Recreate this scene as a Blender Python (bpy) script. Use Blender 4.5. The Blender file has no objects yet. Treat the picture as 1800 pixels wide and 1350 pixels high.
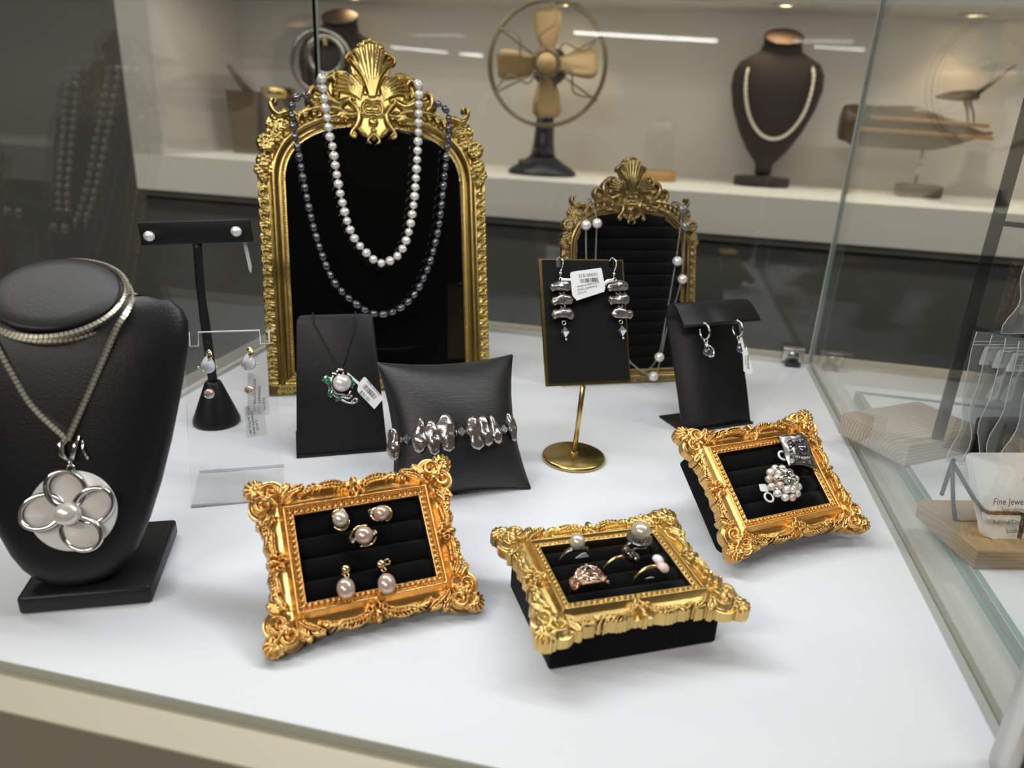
import bpy, bmesh, math, random
import numpy as np
from mathutils import Matrix, Vector
random.seed(7); rng = np.random.RandomState(7)
SC = bpy.context.scene; COL = SC.collection
PI = math.pi
# ------------------------------------------------------------------ camera, world, exposure, lights
cam = bpy.data.cameras.new('camera'); camo = bpy.data.objects.new('camera', cam); COL.objects.link(camo); SC.camera = camo
cam.sensor_width = 36.0; cam.sensor_fit = 'HORIZONTAL'; cam.lens = 25.858; cam.clip_start = 0.01; cam.clip_end = 50
PITCH, ROLL, YAW = 0.35868, -0.05145, 0.19217
_f = Vector((-math.sin(YAW) * math.cos(PITCH), math.cos(YAW) * math.cos(PITCH), -math.sin(PITCH)))
_r = Vector((math.cos(YAW), math.sin(YAW), 0)); _d = _f.cross(_r)
_R = math.cos(ROLL) * _r + math.sin(ROLL) * _d; _D = -math.sin(ROLL) * _r + math.cos(ROLL) * _d
_m = Matrix((_R, -_D, -_f)).transposed().to_4x4(); _m.translation = Vector((0, 0, 0.25)); camo.matrix_world = _m
cam.dof.use_dof = True; cam.dof.focus_distance = 0.48; cam.dof.aperture_fstop = 7.5
SC.view_settings.view_transform = 'Standard'; SC.view_settings.look = 'None'
SC.view_settings.gamma = 1.0; SC.view_settings.use_curve_mapping = False; SC.view_settings.exposure = 0.0
SC.cycles.transparent_max_bounces = 24; SC.cycles.max_bounces = 10; SC.cycles.caustics_reflective = False; SC.cycles.caustics_refractive = False
SC.cycles.sample_clamp_indirect = 4.0; SC.cycles.blur_glossy = 0.5
W = bpy.data.worlds.new('world'); SC.world = W; W.use_nodes = True
W.node_tree.nodes['Background'].inputs[0].default_value = (0.75, 0.8, 0.9, 1); W.node_tree.nodes['Background'].inputs[1].default_value = 0.05

def area(name, loc, rot, sx, sy, power, col, spread=PI):
    l = bpy.data.lights.new(name, 'AREA'); l.shape = 'RECTANGLE'; l.size = sx; l.size_y = sy; l.energy = power; l.color = col; l.spread = spread
    o = bpy.data.objects.new(name, l); COL.objects.link(o); o.location = loc; o.rotation_euler = rot; return o
# light strips under the case's top, front and back, and the ceiling panels of the shop
LEDC = (0.965, 0.98, 1.0)
area('case_light_front', (-0.113, 0.410, 0.408), (math.radians(-4), 0, 0), 0.55, 0.004, 1.1, LEDC)
area('case_light_back', (-0.113, 0.800, 0.412), (math.radians(-12), 0, 0), 0.55, 0.004, 0.15, LEDC)
PANELS = ((-1.3, 0.75, 14), (1.3, 0.75, 14), (-1.3, -1.5, 36), (0.05, -2.3, 36))
for i, (x, y, e) in enumerate(PANELS):
    area('ceiling_panel_light', (x, y, 1.733), (0, 0, 0), 1.1, 0.28, e, (1.0, 0.95, 0.87))

area('niche_fill_light', (0.25, 1.785, 0.4990), (math.radians(10), 0, 0), 2.9, 0.012, 3.6, (1.0, 0.95, 0.88))  # unseen fill lamp added to brighten the niche
# ------------------------------------------------------------------ materials
def mat(name, col=(.8, .8, .8), rough=.5, metal=0., bump=None, var=None, **kw):
    m = bpy.data.materials.new(name); m.use_nodes = True; nt = m.node_tree; b = nt.nodes['Principled BSDF']
    b.inputs['Base Color'].default_value = (*col, 1); b.inputs['Roughness'].default_value = rough; b.inputs['Metallic'].default_value = metal
    for k, v in kw.items():
        k = k.replace('_', ' ')
        for inp in b.inputs:
            if inp.name.lower() == k.lower():
                inp.default_value = v if not isinstance(v, tuple) else (*v, 1); break
    tc = nt.nodes.new('ShaderNodeTexCoord')
    if var:   # (scale, amount, second colour)
        n = nt.nodes.new('ShaderNodeTexNoise'); n.inputs['Scale'].default_value = var[0]; n.inputs['Detail'].default_value = 4
        nt.links.new(tc.outputs['Object'], n.inputs['Vector'])
        mp = nt.nodes.new('ShaderNodeMapRange'); mp.inputs[1].default_value = .35; mp.inputs[2].default_value = .65; mp.inputs[3].default_value = 0; mp.inputs[4].default_value = var[1]
        nt.links.new(n.outputs[0], mp.inputs[0])
        mx = nt.nodes.new('ShaderNodeMix'); mx.data_type = 'RGBA'
        nt.links.new(mp.outputs[0], mx.inputs[0]); mx.inputs[6].default_value = (*col, 1); mx.inputs[7].default_value = (*var[2], 1)
        nt.links.new(mx.outputs[2], b.inputs['Base Color'])
    if bump:  # (scale, strength, distance, stretch)
        n = nt.nodes.new('ShaderNodeTexNoise'); n.inputs['Scale'].default_value = bump[0]; n.inputs['Detail'].default_value = 5
        src = tc.outputs['Object']
        if len(bump) > 3:
            mp = nt.nodes.new('ShaderNodeMapping'); mp.inputs['Scale'].default_value = bump[3]; nt.links.new(src, mp.inputs[0]); src = mp.outputs[0]
        nt.links.new(src, n.inputs['Vector'])
        bp = nt.nodes.new('ShaderNodeBump'); bp.inputs['Strength'].default_value = bump[1]; bp.inputs['Distance'].default_value = bump[2]
        nt.links.new(n.outputs[0], bp.inputs['Height']); nt.links.new(bp.outputs[0], b.inputs['Normal'])
    return m

def glassy(name, tint=(.97, .985, .975), ior=1.5, rough=0.0, haze=0.0, hazecol=(.8, .85, .85), boost=1.0):
    """clear sheet: see-through plus mirror reflection by Fresnel on each face"""
    m = bpy.data.materials.new(name); m.use_nodes = True; nt = m.node_tree; nt.nodes.clear()
    out = nt.nodes.new('ShaderNodeOutputMaterial'); t = nt.nodes.new('ShaderNodeBsdfTransparent'); t.inputs[0].default_value = (*tint, 1)
    g = nt.nodes.new('ShaderNodeBsdfGlossy'); g.inputs['Roughness'].default_value = rough; g.inputs[0].default_value = (boost, boost, boost, 1)
    f = nt.nodes.new('ShaderNodeFresnel'); f.inputs[0].default_value = ior
    geo = nt.nodes.new('ShaderNodeNewGeometry'); mi = nt.nodes.new('ShaderNodeMix')
    mi.data_type = 'FLOAT'; nt.links.new(geo.outputs['Backfacing'], mi.inputs[0]); mi.inputs[2].default_value = ior; mi.inputs[3].default_value = 1 / ior
    # both faces seen as an air-to-glass boundary: ior stays the same whichever way the ray crosses
    inv = nt.nodes.new('ShaderNodeMath'); inv.operation = 'MULTIPLY'; inv.inputs[1].default_value = 1.0
    nt.links.new(mi.outputs[0], inv.inputs[0]); nt.links.new(inv.outputs[0], f.inputs[0])
    mx = nt.nodes.new('ShaderNodeMixShader'); nt.links.new(f.outputs[0], mx.inputs[0]); nt.links.new(t.outputs[0], mx.inputs[1]); nt.links.new(g.outputs[0], mx.inputs[2])
    last = mx
    if haze:
        d = nt.nodes.new('ShaderNodeBsdfDiffuse'); d.inputs[0].default_value = (*hazecol, 1)
        m2 = nt.nodes.new('ShaderNodeMixShader'); m2.inputs[0].default_value = haze
        nt.links.new(mx.outputs[0], m2.inputs[1]); nt.links.new(d.outputs[0], m2.inputs[2]); last = m2
    nt.links.new(last.outputs[0], out.inputs[0]); return m

def emit(name, col, s):
    m = bpy.data.materials.new(name); m.use_nodes = True; nt = m.node_tree; nt.nodes.clear()
    out = nt.nodes.new('ShaderNodeOutputMaterial'); e = nt.nodes.new('ShaderNodeEmission'); e.inputs[0].default_value = (*col, 1); e.inputs[1].default_value = s
    nt.links.new(e.outputs[0], out.inputs[0]); return m

def wood(name, c1, c2, scale=(1, 1, 1), ring=60, rough=.45):
    m = mat(name, c1, rough); nt = m.node_tree; b = nt.nodes['Principled BSDF']
    tc = nt.nodes.new('ShaderNodeTexCoord'); mp = nt.nodes.new('ShaderNodeMapping'); mp.inputs['Scale'].default_value = scale
    w = nt.nodes.new('ShaderNodeTexWave'); w.wave_type = 'RINGS'; w.rings_direction = 'X'; w.inputs['Scale'].default_value = ring; w.inputs['Distortion'].default_value = 3.0; w.inputs['Detail'].default_value = 3; w.inputs['Detail Scale'].default_value = 1.5
    cr = nt.nodes.new('ShaderNodeValToRGB'); cr.color_ramp.elements[0].color = (*c1, 1); cr.color_ramp.elements[1].color = (*c2, 1)
    nt.links.new(tc.outputs['Object'], mp.inputs[0]); nt.links.new(mp.outputs[0], w.inputs[0]); nt.links.new(w.outputs[1], cr.inputs[0]); nt.links.new(cr.outputs[0], b.inputs['Base Color']); return m

M = {}
M['deck'] = mat('white_deck', (.84, .87, .925), .28, var=(6, .25, (.81, .84, .90)), Specular_IOR_Level=.35)
M['deck_edge'] = mat('deck_edge', (.36, .38, .325), .25)
M['ledge'] = mat('beige_ledge', (.53, .485, .375), .5, var=(12, .3, (.57, .52, .41)))
M['ledge_grey'] = mat('warm_grey_ledge', (.62, .61, .56), .45)
M['face_brown'] = mat('taupe_front', (.28, .245, .19), .55)
M['side_rail'] = mat('grey_side_rail', (.30, .30, .28), .5)
M['cab'] = mat('brown_cabinet', (.13, .105, .072), .5)
M['greenedge'] = mat('green_glass_edge', (.20, .33, .29), .15)
M['greenedge2'] = mat('green_glass_edge_dark', (.17, .23, .20), .15)
M['pane'] = glassy('pane_glass', ior=1.52)
M['pane_r'] = glassy('pane_glass_thin', ior=1.42)
M['pane_edge'] = mat('pane_edge', (.50, .56, .53), .1)
M['steel'] = mat('brushed_steel', (.62, .60, .56), .3, 1)
M['wall_dark'] = mat('charcoal_wall', (.105, .105, .10), .45, var=(1.2, .6, (.125, .125, .118)))
M['wall_hall'] = mat('taupe_wall', (.11, .105, .095), .7, var=(.8, .6, (.14, .13, .115)))
M['wall'] = mat('wall_paint', (.42, .40, .37), .8)
M['niche'] = mat('niche_paint', (.62, .595, .55), .6, var=(2, .3, (.58, .56, .52)))
M['shelf_lightened'] = mat('niche_paint_lightened', (.86, .84, .765), .5, var=(2, .3, (.82, .80, .73)))  # niche paint lightened to stand in for missing light on the shelf front
M['ceil'] = mat('ceiling_paint', (.45, .44, .42), .8)
M['floor'] = mat('floor_tile', (.16, .15, .14), .4)
M['gold_a'] = mat('orange_gold_leaf', (.84, .51, .175), .30, 1, bump=(900, .25, .0004), var=(160, .5, (.74, .43, .14)))
M['gold_b'] = mat('yellow_gold_leaf', (.74, .53, .20), .29, 1, bump=(900, .25, .0004), var=(160, .5, (.58, .39, .14)))
M['gold_m'] = mat('antique_gold', (.52, .385, .13), .27, 1, bump=(700, .2, .0004), var=(90, .6, (.40, .27, .10)))
M['gold_s'] = mat('dull_antique_gold', (.42, .32, .14), .3, 1, bump=(700, .2, .0004), var=(70, .7, (.30, .19, .08)))
M['velvet'] = mat('black_velvet', (.004, .004, .005), .95, bump=(2600, .6, .0006), Sheen_Weight=.06, Sheen_Roughness=.4, Specular_IOR_Level=.1)
M['leather'] = mat('black_leatherette', (.009, .009, .0105), .42, bump=(900, .35, .0004), Specular_IOR_Level=.34)
M['satin'] = mat('black_brushed_vinyl', (.015, .015, .017), .36, bump=(60, .4, .0005, (2, 40, 2)), Specular_IOR_Level=.45)
M['suede'] = mat('black_suede', (.009, .009, .010), .9, bump=(2000, .5, .0004), Specular_IOR_Level=.2)
M['blackplas'] = mat('black_plastic', (.012, .012, .014), .35)
M['mirror_dark'] = mat('darkened_mirror', (.002, .002, .002), .02, Specular_IOR_Level=.4)  # black base stands in for the dark surroundings a mirror would reflect
M['pearl'] = mat('white_pearl', (.88, .855, .81), .24, .36, var=(60, .4, (.89, .84, .81)), Coat_Weight=1.0, Coat_Roughness=.04, Coat_IOR=1.7, Specular_IOR_Level=.6)
M['pearl_cream'] = mat('cream_pearl', (.78, .71, .58), .22, .40, Coat_Weight=1.0, Coat_Roughness=.04, Coat_IOR=1.7)
M['pearl_pink'] = mat('pink_pearl', (.70, .50, .42), .22, .40, var=(90, .5, (.76, .62, .56)), Coat_Weight=1.0, Coat_Roughness=.04, Coat_IOR=1.7)
M['pearl_grey'] = mat('dark_grey_pearl', (.085, .092, .12), .16, .70, var=(70, .6, (.20, .17, .22)), Coat_Weight=1.0, Coat_Roughness=.04, Coat_IOR=1.7)
M['pearl_sage'] = mat('grey_green_pearl', (.25, .26, .22), .18, .4, Coat_Weight=.6, Coat_Roughness=.1)
M['stick'] = mat('silver_stick_pearl', (.46, .43, .42), .18, .85, bump=(140, .9, .0015, (1, 1, .35)), var=(110, .8, (.30, .25, .24)), Coat_Weight=.4, Coat_Roughness=.1)
M['silver'] = mat('silver', (.80, .79, .77), .14, 1)
M['silver_old'] = mat('oxidised_silver', (.45, .44, .41), .28, 1, var=(300, .8, (.20, .20, .18)))
M['chain'] = mat('box_chain', (.90, .85, .72), .32, .85)
M['chain_dk'] = mat('fine_steel_chain', (.45, .44, .42), .3, 1)
M['gold'] = mat('bright_gold', (.90, .70, .36), .16, 1)
M['rose'] = mat('rose_gold', (.82, .56, .42), .22, 1)
M['brass'] = mat('brushed_brass', (.55, .42, .16), .26, 1)
M['brass_bg'] = mat('fan_brass', (.44, .30, .145), .5, .25)
M['mop'] = mat('mother_of_pearl', (.80, .79, .74), .18, var=(70, .8, (.78, .69, .66)), Coat_Weight=.5, Coat_Roughness=.05)
M['white_mop'] = mat('white_disc', (.82, .83, .82), .2)
M['crystal'] = mat('crystal', (.78, .83, .86), .04, .85, Specular_IOR_Level=.8, Coat_Weight=1., Coat_Roughness=.02)
M['diamond'] = mat('diamond', (.88, .90, .93), .05, .9, Coat_Weight=1., Coat_Roughness=.02)
M['emerald'] = mat('emerald', (.005, .17, .06), .05, Coat_Weight=1., Coat_Roughness=.02, Specular_IOR_Level=.8)
M['opal'] = mat('opal', (.86, .88, .92), .08, var=(220, .5, (.82, .90, .92)), Coat_Weight=1.)
M['pinkopal'] = mat('pink_opal', (.90, .70, .66), .1, Coat_Weight=1.)
M['onyx'] = mat('black_onyx', (.006, .006, .006), .06, Coat_Weight=1.)
M['paper'] = mat('white_tag', (.83, .84, .85), .5)
M['film'] = glassy('clear_film_tag', (.97, .97, .97), 1.3, .1, haze=.40, hazecol=(.95, .96, .96))
M['ink'] = mat('black_ink', (.02, .02, .022), .6)
M['cord'] = mat('black_cord', (.008, .008, .008), .7)
M['acrylic'] = glassy('clear_acrylic', (.997, .998, .998), 1.33)
M['acrylic_edge'] = glassy('acrylic_edge', (.80, .84, .84), 1.49, .15, haze=.55, hazecol=(.96, .98, .98))
M['bag'] = glassy('plastic_bag', (.90, .91, .92), 1.5, .06, haze=.13, hazecol=(.8, .82, .82))
M['bag_edge'] = mat('plastic_bag_seam', (.72, .74, .75), .3)
M['blkmetal'] = mat('black_wire', (.012, .012, .012), .3)
M['wood'] = wood('pale_wood', (.50, .36, .22), (.40, .27, .15), (1, 1, 6), 22)
M['wood2'] = wood('washed_wood', (.50, .43, .34), (.36, .29, .22), (1, 1, 1), 110)
M['wood_dk'] = mat('dark_wood', (.085, .05, .026), .4, var=(14, .7, (.05, .03, .016)))
M['wood_bg'] = mat('brown_wood', (.11, .075, .045), .5, var=(10, .6, (.07, .047, .028)))
M['wood_or'] = mat('honey_wood', (.42, .24, .09), .45)
M['iron'] = mat('black_iron', (.020, .022, .027), .35)
M['cage'] = mat('dark_brass_wire', (.22, .17, .11), .4, .7)
M['velvet_br'] = mat('brown_velvet', (.022, .014, .012), .8, Sheen_Weight=.2)
M['cap_lit'] = mat('brown_suede_lit', (.095, .062, .042), .7)  # paler than the bust, the downlight's hot spot put into the colour
M['dome'] = glassy('dome_glass', (.97, .97, .96), 1.45)
M['lampglow'] = emit('lamp_glow', (1, .72, .38), 14)
M['diode'] = emit('diode_glow', (1, .98, .95), 30)
M['tubeglow'] = emit('tube_glow', (1, .98, .95), 14)
M['seam_grey'] = mat('seam_grey', (.46, .49, .46), .3)
M['alu'] = mat('aluminium', (.7, .7, .7), .35, 1)
M['fabric_br'] = mat('brown_bead', (.10, .06, .035), .3, .3)

# ------------------------------------------------------------------ mesh helpers
def mesh(name, V, F, smooth=True):
    me = bpy.data.meshes.new(name)
    me.from_pydata([tuple(v) for v in V], [], [tuple(int(i) for i in f) for f in F])
    if smooth: me.polygons.foreach_set('use_smooth', [True] * len(me.polygons))
    me.update(); return me

class G:
    """collects shapes into one mesh"""
    def __init__(s): s.V = []; s.F = []; s.S = []
    def add(s, V, F, smooth=True, T=None):
        o = len(s.V)
        for v in V: s.V.append(tuple(T @ Vector(v)) if T is not None else tuple(v))
        for f in F: s.F.append(tuple(i + o for i in f)); s.S.append(smooth)
        return s
    def box(s, x0, x1, y0, y1, z0, z1, T=None):
        V = [(x, y, z) for z in (z0, z1) for y in (y0, y1) for x in (x0, x1)]
        return s.add(V, [(0, 2, 3, 1), (4, 5, 7, 6), (0, 1, 5, 4), (2, 6, 7, 3), (0, 4, 6, 2), (1, 3, 7, 5)], False, T)
    def rbox(s, x0, x1, y0, y1, z0, z1, r, seg=2, T=None):
        bm = bmesh.new(); bmesh.ops.create_cube(bm, size=1)
        for v in bm.verts: v.co = Vector((x0 + (v.co.x + .5) * (x1 - x0), y0 + (v.co.y + .5) * (y1 - y0), z0 + (v.co.z + .5) * (z1 - z0)))
        bmesh.ops.bevel(bm, geom=bm.edges[:], offset=r, segments=seg, affect='EDGES', profile=.5)
        bm.verts.ensure_lookup_table(); V = [v.co.copy() for v in bm.verts]; F = [[v.index for v in f.verts] for f in bm.faces]; bm.free()
        return s.add(V, F, True, T)
    def lathe(s, prof, n=32, T=None, smooth=True, sx=1, sy=1):
        V = []; F = []; k = len(prof)
        for i in range(n):
            a = 2 * PI * i / n
            for r, z in prof: V.append((r * math.cos(a) * sx, r * math.sin(a) * sy, z))
        for i in range(n):
            for j in range(k - 1):
                a, b = i * k + j, ((i + 1) % n) * k + j
                F.append((a, b, b + 1, a + 1))
        return s.add(V, F, smooth, T)
    def sphere(s, c, r, n=16, m=10, sc=(1, 1, 1), T=None):
        V = [(c[0], c[1], c[2] - r * sc[2])]
        for j in range(1, m):
            t = PI * j / m
            for i in range(n):
                a = 2 * PI * i / n
                V.append((c[0] + r * sc[0] * math.sin(t) * math.cos(a), c[1] + r * sc[1] * math.sin(t) * math.sin(a), c[2] - r * sc[2] * math.cos(t)))
        V.append((c[0], c[1], c[2] + r * sc[2])); F = []
        for i in range(n): F.append((0, 1 + (i + 1) % n, 1 + i))
        for j in range(m - 2):
            for i in range(n):
                a, b = 1 + j * n + i, 1 + j * n + (i + 1) % n
                F.append((a, b, b + n, a + n))
        l = len(V) - 1; o = 1 + (m - 2) * n
        for i in range(n): F.append((l, o + i, o + (i + 1) % n))
        return s.add(V, F, True, T)
    def tube(s, pts, r, n=8, closed=False, caps=True, flat=1.0, T=None, up=None):
        P = [Vector(p) for p in pts]; k = len(P); R = r if hasattr(r, '__len__') else [r] * k
        V = []; F = []; prev = None
        for i in range(k):
            a = P[(i - 1) % k] if (closed or i > 0) else P[i]; b = P[(i + 1) % k] if (closed or i < k - 1) else P[i]
            t = (b - a).normalized()
            if prev is None:
                u = Vector(up) if up else (Vector((0, 0, 1)) if abs(t.z) < .9 else Vector((1, 0, 0)))
                n1 = (u - t * u.dot(t)).normalized()
            else:
                n1 = (prev - t * prev.dot(t)); n1 = n1.normalized() if n1.length > 1e-9 else prev
            prev = n1; n2 = t.cross(n1)
            for j in range(n):
                a_ = 2 * PI * j / n; V.append(P[i] + n1 * (R[i] * flat * math.cos(a_)) + n2 * (R[i] * math.sin(a_)))
        for i in range(k if closed else k - 1):
            for j in range(n):
                a, b = i * n + j, i * n + (j + 1) % n; c, d = ((i + 1) % k) * n + j, ((i + 1) % k) * n + (j + 1) % n
                F.append((a, b, d, c))
        if caps and not closed: F.append(tuple(range(n - 1, -1, -1))); F.append(tuple((k - 1) * n + j for j in range(n)))
        return s.add(V, F, True, T)
    def torus(s, c, R, r, ax='z', n=28, m=8, T=None, a0=0, a1=2 * PI, sy=1):
        pts = []; full = abs(a1 - a0 - 2 * PI) < 1e-6; nn = n if full else n + 1
        for i in range(nn):
            a = a0 + (a1 - a0) * i / n; u, v = R * math.cos(a), R * math.sin(a) * sy
            pts.append((c[0] + u, c[1] + v, c[2]) if ax == 'z' else ((c[0] + u, c[1], c[2] + v) if ax == 'y' else (c[0], c[1] + u, c[2] + v)))
        return s.tube(pts, r, m, closed=full, T=T)
    def prism(s, poly, z0, z1, T=None, smooth=False):
        n = len(poly); V = [(x, y, z0) for x, y in poly] + [(x, y, z1) for x, y in poly]
        F = [tuple(range(n - 1, -1, -1)), tuple(range(n, 2 * n))] + [(i, (i + 1) % n, n + (i + 1) % n, n + i) for i in range(n)]
        return s.add(V, F, smooth, T)
    def loft(s, rings, caps=True, T=None, closed_rings=True):
        n = len(rings[0]); V = [p for r in rings for p in r]; F = []
        for i in range(len(rings) - 1):
            for j in range(n if closed_rings else n - 1):
                a, b = i * n + j, i * n + (j + 1) % n; F.append((a, b, b + n, a + n))
        if caps: F.append(tuple(range(n - 1, -1, -1))); F.append(tuple((len(rings) - 1) * n + j for j in range(n)))
        return s.add(V, F, True, T)
    def me(s, name):
        me = bpy.data.meshes.new(name); me.from_pydata(s.V, [], s.F); me.polygons.foreach_set('use_smooth', s.S); me.update(); return me

def part(name, g, m, parent=None, T=None, kind=None, label=None):
    me = g.me(name) if isinstance(g, G) else g
    if not me.materials: me.materials.append(M[m] if isinstance(m, str) else m)
    o = bpy.data.objects.new(name, me); COL.objects.link(o)
    if parent is not None: o.parent = parent
    if T is not None: o.matrix_local = T if isinstance(T, Matrix) else Matrix.Translation(T)
    if kind: o['kind'] = kind
    if label: o['label'] = label
    return o
def tag(o, label, cat, group=None):
    o['label'] = label; o['category'] = cat
    if group: o['group'] = group
    return o
def thing(name, label, cat, T=None, group=None):
    o = bpy.data.objects.new(name, None); COL.objects.link(o); o.empty_display_size = .01
    if T is not None: o.matrix_world = T if isinstance(T, Matrix) else Matrix.Translation(T)
    return tag(o, label, cat, group)
def struct(name, g, m, parent=None):
    o = part(name, g, m, parent)
    if parent is None: o['kind'] = 'structure'
    return o
def pose(x, y, z, yaw, tilt):
    """u to the right, v up the slope, n out of the face"""
    U = Vector((math.cos(yaw), math.sin(yaw), 0)); V = Vector((-math.sin(yaw) * math.cos(tilt), math.cos(yaw) * math.cos(tilt), math.sin(tilt))); N = U.cross(V)
    m = Matrix((U, V, N)).transposed().to_4x4(); m.translation = Vector((x, y, z)); return m
def TR(x=0, y=0, z=0): return Matrix.Translation((x, y, z))
def RX(a): return Matrix.Rotation(a, 4, 'X')
def RY(a): return Matrix.Rotation(a, 4, 'Y')
def RZ(a): return Matrix.Rotation(a, 4, 'Z')
def SCL(a, b=None, c=None): return Matrix.Diagonal((a, b or a, c or a, 1))
def spline(P, n=8, closed=False):
    P = [np.array(p, float) for p in P]; k = len(P); out = []
    for i in range(k if closed else k - 1):
        p0 = P[i - 1] if (i > 0 or closed) else 2 * P[0] - P[1]; p1 = P[i]; p2 = P[(i + 1) % k]
        p3 = P[(i + 2) % k] if (i + 2 < k or closed) else 2 * P[-1] - P[-2]
        for j in range(n):
            t = j / n; out.append(.5 * ((2 * p1) + (-p0 + p2) * t + (2 * p0 - 5 * p1 + 4 * p2 - p3) * t * t + (-p0 + 3 * p1 - 3 * p2 + p3) * t ** 3))
    if not closed: out.append(P[-1])
    return out
def resample(P, step):
    P = np.array(P, float); d = np.r_[0, np.cumsum(np.linalg.norm(np.diff(P, axis=0), axis=1))]; n = max(1, int(round(d[-1] / step)))
    t = np.linspace(0, d[-1], n + 1); return np.stack([np.interp(t, d, P[:, i]) for i in range(P.shape[1])], 1)
_txt = {}
def text(body, size, name='lettering', align='CENTER', shear=0, bold=0.0, sx=1.0):
    c = bpy.data.curves.new('t', 'FONT'); c.body = body; c.size = size; c.align_x = align; c.align_y = 'CENTER'; c.offset = bold; c.resolution_u = 2
    o = bpy.data.objects.new('t', c); COL.objects.link(o)
    dg = bpy.context.evaluated_depsgraph_get(); me = bpy.data.meshes.new_from_object(o.evaluated_get(dg)); bpy.data.objects.remove(o); bpy.data.curves.remove(c)
    me.name = name
    if sx != 1: me.transform(SCL(sx, 1, 1))
    if shear: me.transform(Matrix(((1, shear, 0, 0), (0, 1, 0, 0), (0, 0, 1, 0), (0, 0, 0, 1))))
    return me
def barcode(w, h, n=18, seed=1):
    r = random.Random(seed); g = G(); x = -w / 2; u = w / n / 1.7
    while x < w / 2:
        b = u * r.choice((.5, .5, 1, 1.5)); g.box(x, min(x + b, w / 2), -h / 2, h / 2, 0, .00004); x += b + u * r.choice((.6, .9, 1.3))
    return g
# ------------------------------------------------------------------ the shop around the case
CX0, CX1, CY0, CY1, CZ1 = -0.400, 0.173, 0.2205, 0.825, 0.415
FL, CE = -0.95, 1.75
g = G(); g.box(-5.2, 3.2, -10, 2.5, FL - .05, FL); struct('floor', g, 'floor')
g = G(); g.box(-5.2, 3.2, -10, 2.5, CE, CE + .05); struct('ceiling', g, 'ceil')
g = G(); g.box(-5.25, -5.2, -10, 2.5, FL, CE); struct('wall_left', g, 'wall_hall')
g = G(); g.box(3.2, 3.25, -10, 2.5, FL, CE); struct('wall_right', g, 'wall')
g = G(); g.box(-5.2, 3.2, -10.05, -10, FL, CE); struct('wall_front', g, 'wall_hall')
# far wall: charcoal below and beside the lit niche
NX0, NX1, NZ0, NZ1, NY, NYB = -1.372, 1.9, 0.004, 0.505, 1.75, 2.16
g = G(); g.box(-5.2, 3.2, NY + .03, 2.45, FL, NZ0 + .01); g.box(-5.2, NX0 + .01, NY + .03, 2.45, NZ0 + .01, CE); g.box(NX1, 3.2, NY + .03, 2.45, NZ0 + .01, CE); g.box(NX0, NX1, NYB + .02, 2.45, NZ0, CE); g.box(NX0, NX1, NY + .03, NYB + .02, NZ1 + .05, CE)
struct('wall_back', g, 'wall_dark')
ns = thing('wall_shelf_niche', 'long pale niche with a thick front shelf edge on the far wall', 'shelf', (0, NY, NZ0))
def npart(name, *b, m='niche'):
    g = G(); g.box(*b); o = part(name, g, m, ns); o.matrix_parent_inverse = Matrix.Translation((0, -NY, -NZ0)); return o
npart('shelf_board', NX0, NX1, NY, NYB, NZ0, .0935, m='shelf_lightened')
npart('end_panel', NX0, NX0 + .088, NY, NYB, .0935, NZ1)
npart('end_panel', NX1 - .088, NX1, NY, NYB, .0935, NZ1)
npart('back_panel', NX0 + .088, NX1 - .088, NYB, NYB + .02, .0935, NZ1)
npart('top_panel', NX0, NX1, NY + .018, NYB, NZ1, NZ1 + .04)
npart('header_panel', NX0, NX1, NY, NY + .018, .478, NZ1 + .30)
npart('shadow_gap', NX0, NX1, NY + .006, NYB, NZ0 - .016, NZ0, m='wall_dark')

def downlight(x, y, z, label, power, col=(1, .74, .45), r=.022, size=1.1):
    t = thing('downlight', label, 'light', (x, y, z), 'recessed warm downlights')
    g = G(); g.lathe([(r * .9, -.001), (r * 1.35, -.001), (r * 1.4, -.004), (r * .95, -.006), (r * .9, -.001)], 24); part('trim_ring', g, 'alu', t)
    g = G(); g.lathe([(0, -.002), (r * .88, -.002)], 20); part('bulb', g, 'lampglow', t)
    l = bpy.data.lights.new('downlight_beam', 'SPOT'); l.energy = power; l.color = col; l.spot_size = size; l.spot_blend = .6; l.shadow_soft_size = r
    o = bpy.data.objects.new('downlight_beam', l); COL.objects.link(o); o.location = (x, y, z - .012)
downlight(0.212, 1.990, NZ1, 'niche downlight above the dark necklace bust', 1.0, size=1.9)
downlight(-0.310, 2.075, NZ1, 'niche downlight behind the top of the brass fan', 1.0, size=1.9)
downlight(-0.880, 2.060, NZ1, 'niche downlight above the black collar bust', .6, size=1.9)
downlight(0.640, 2.080, NZ1, 'niche downlight above the driftwood bird carving', 1.0, size=1.9)
for i, (x, y, e) in enumerate(PANELS):
    t = thing('ceiling_panel', ('white ceiling light panel before the left of the niche', 'white ceiling light panel before the right of the niche', 'white ceiling light panel at the back left of the shop', 'white ceiling light panel at the back right of the shop')[i], 'light', (x, y, CE), 'ceiling light panels')
    g = G(); g.box(-.58, .58, -.16, .16, -.012, 0); part('housing', g, 'alu', t)

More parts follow.
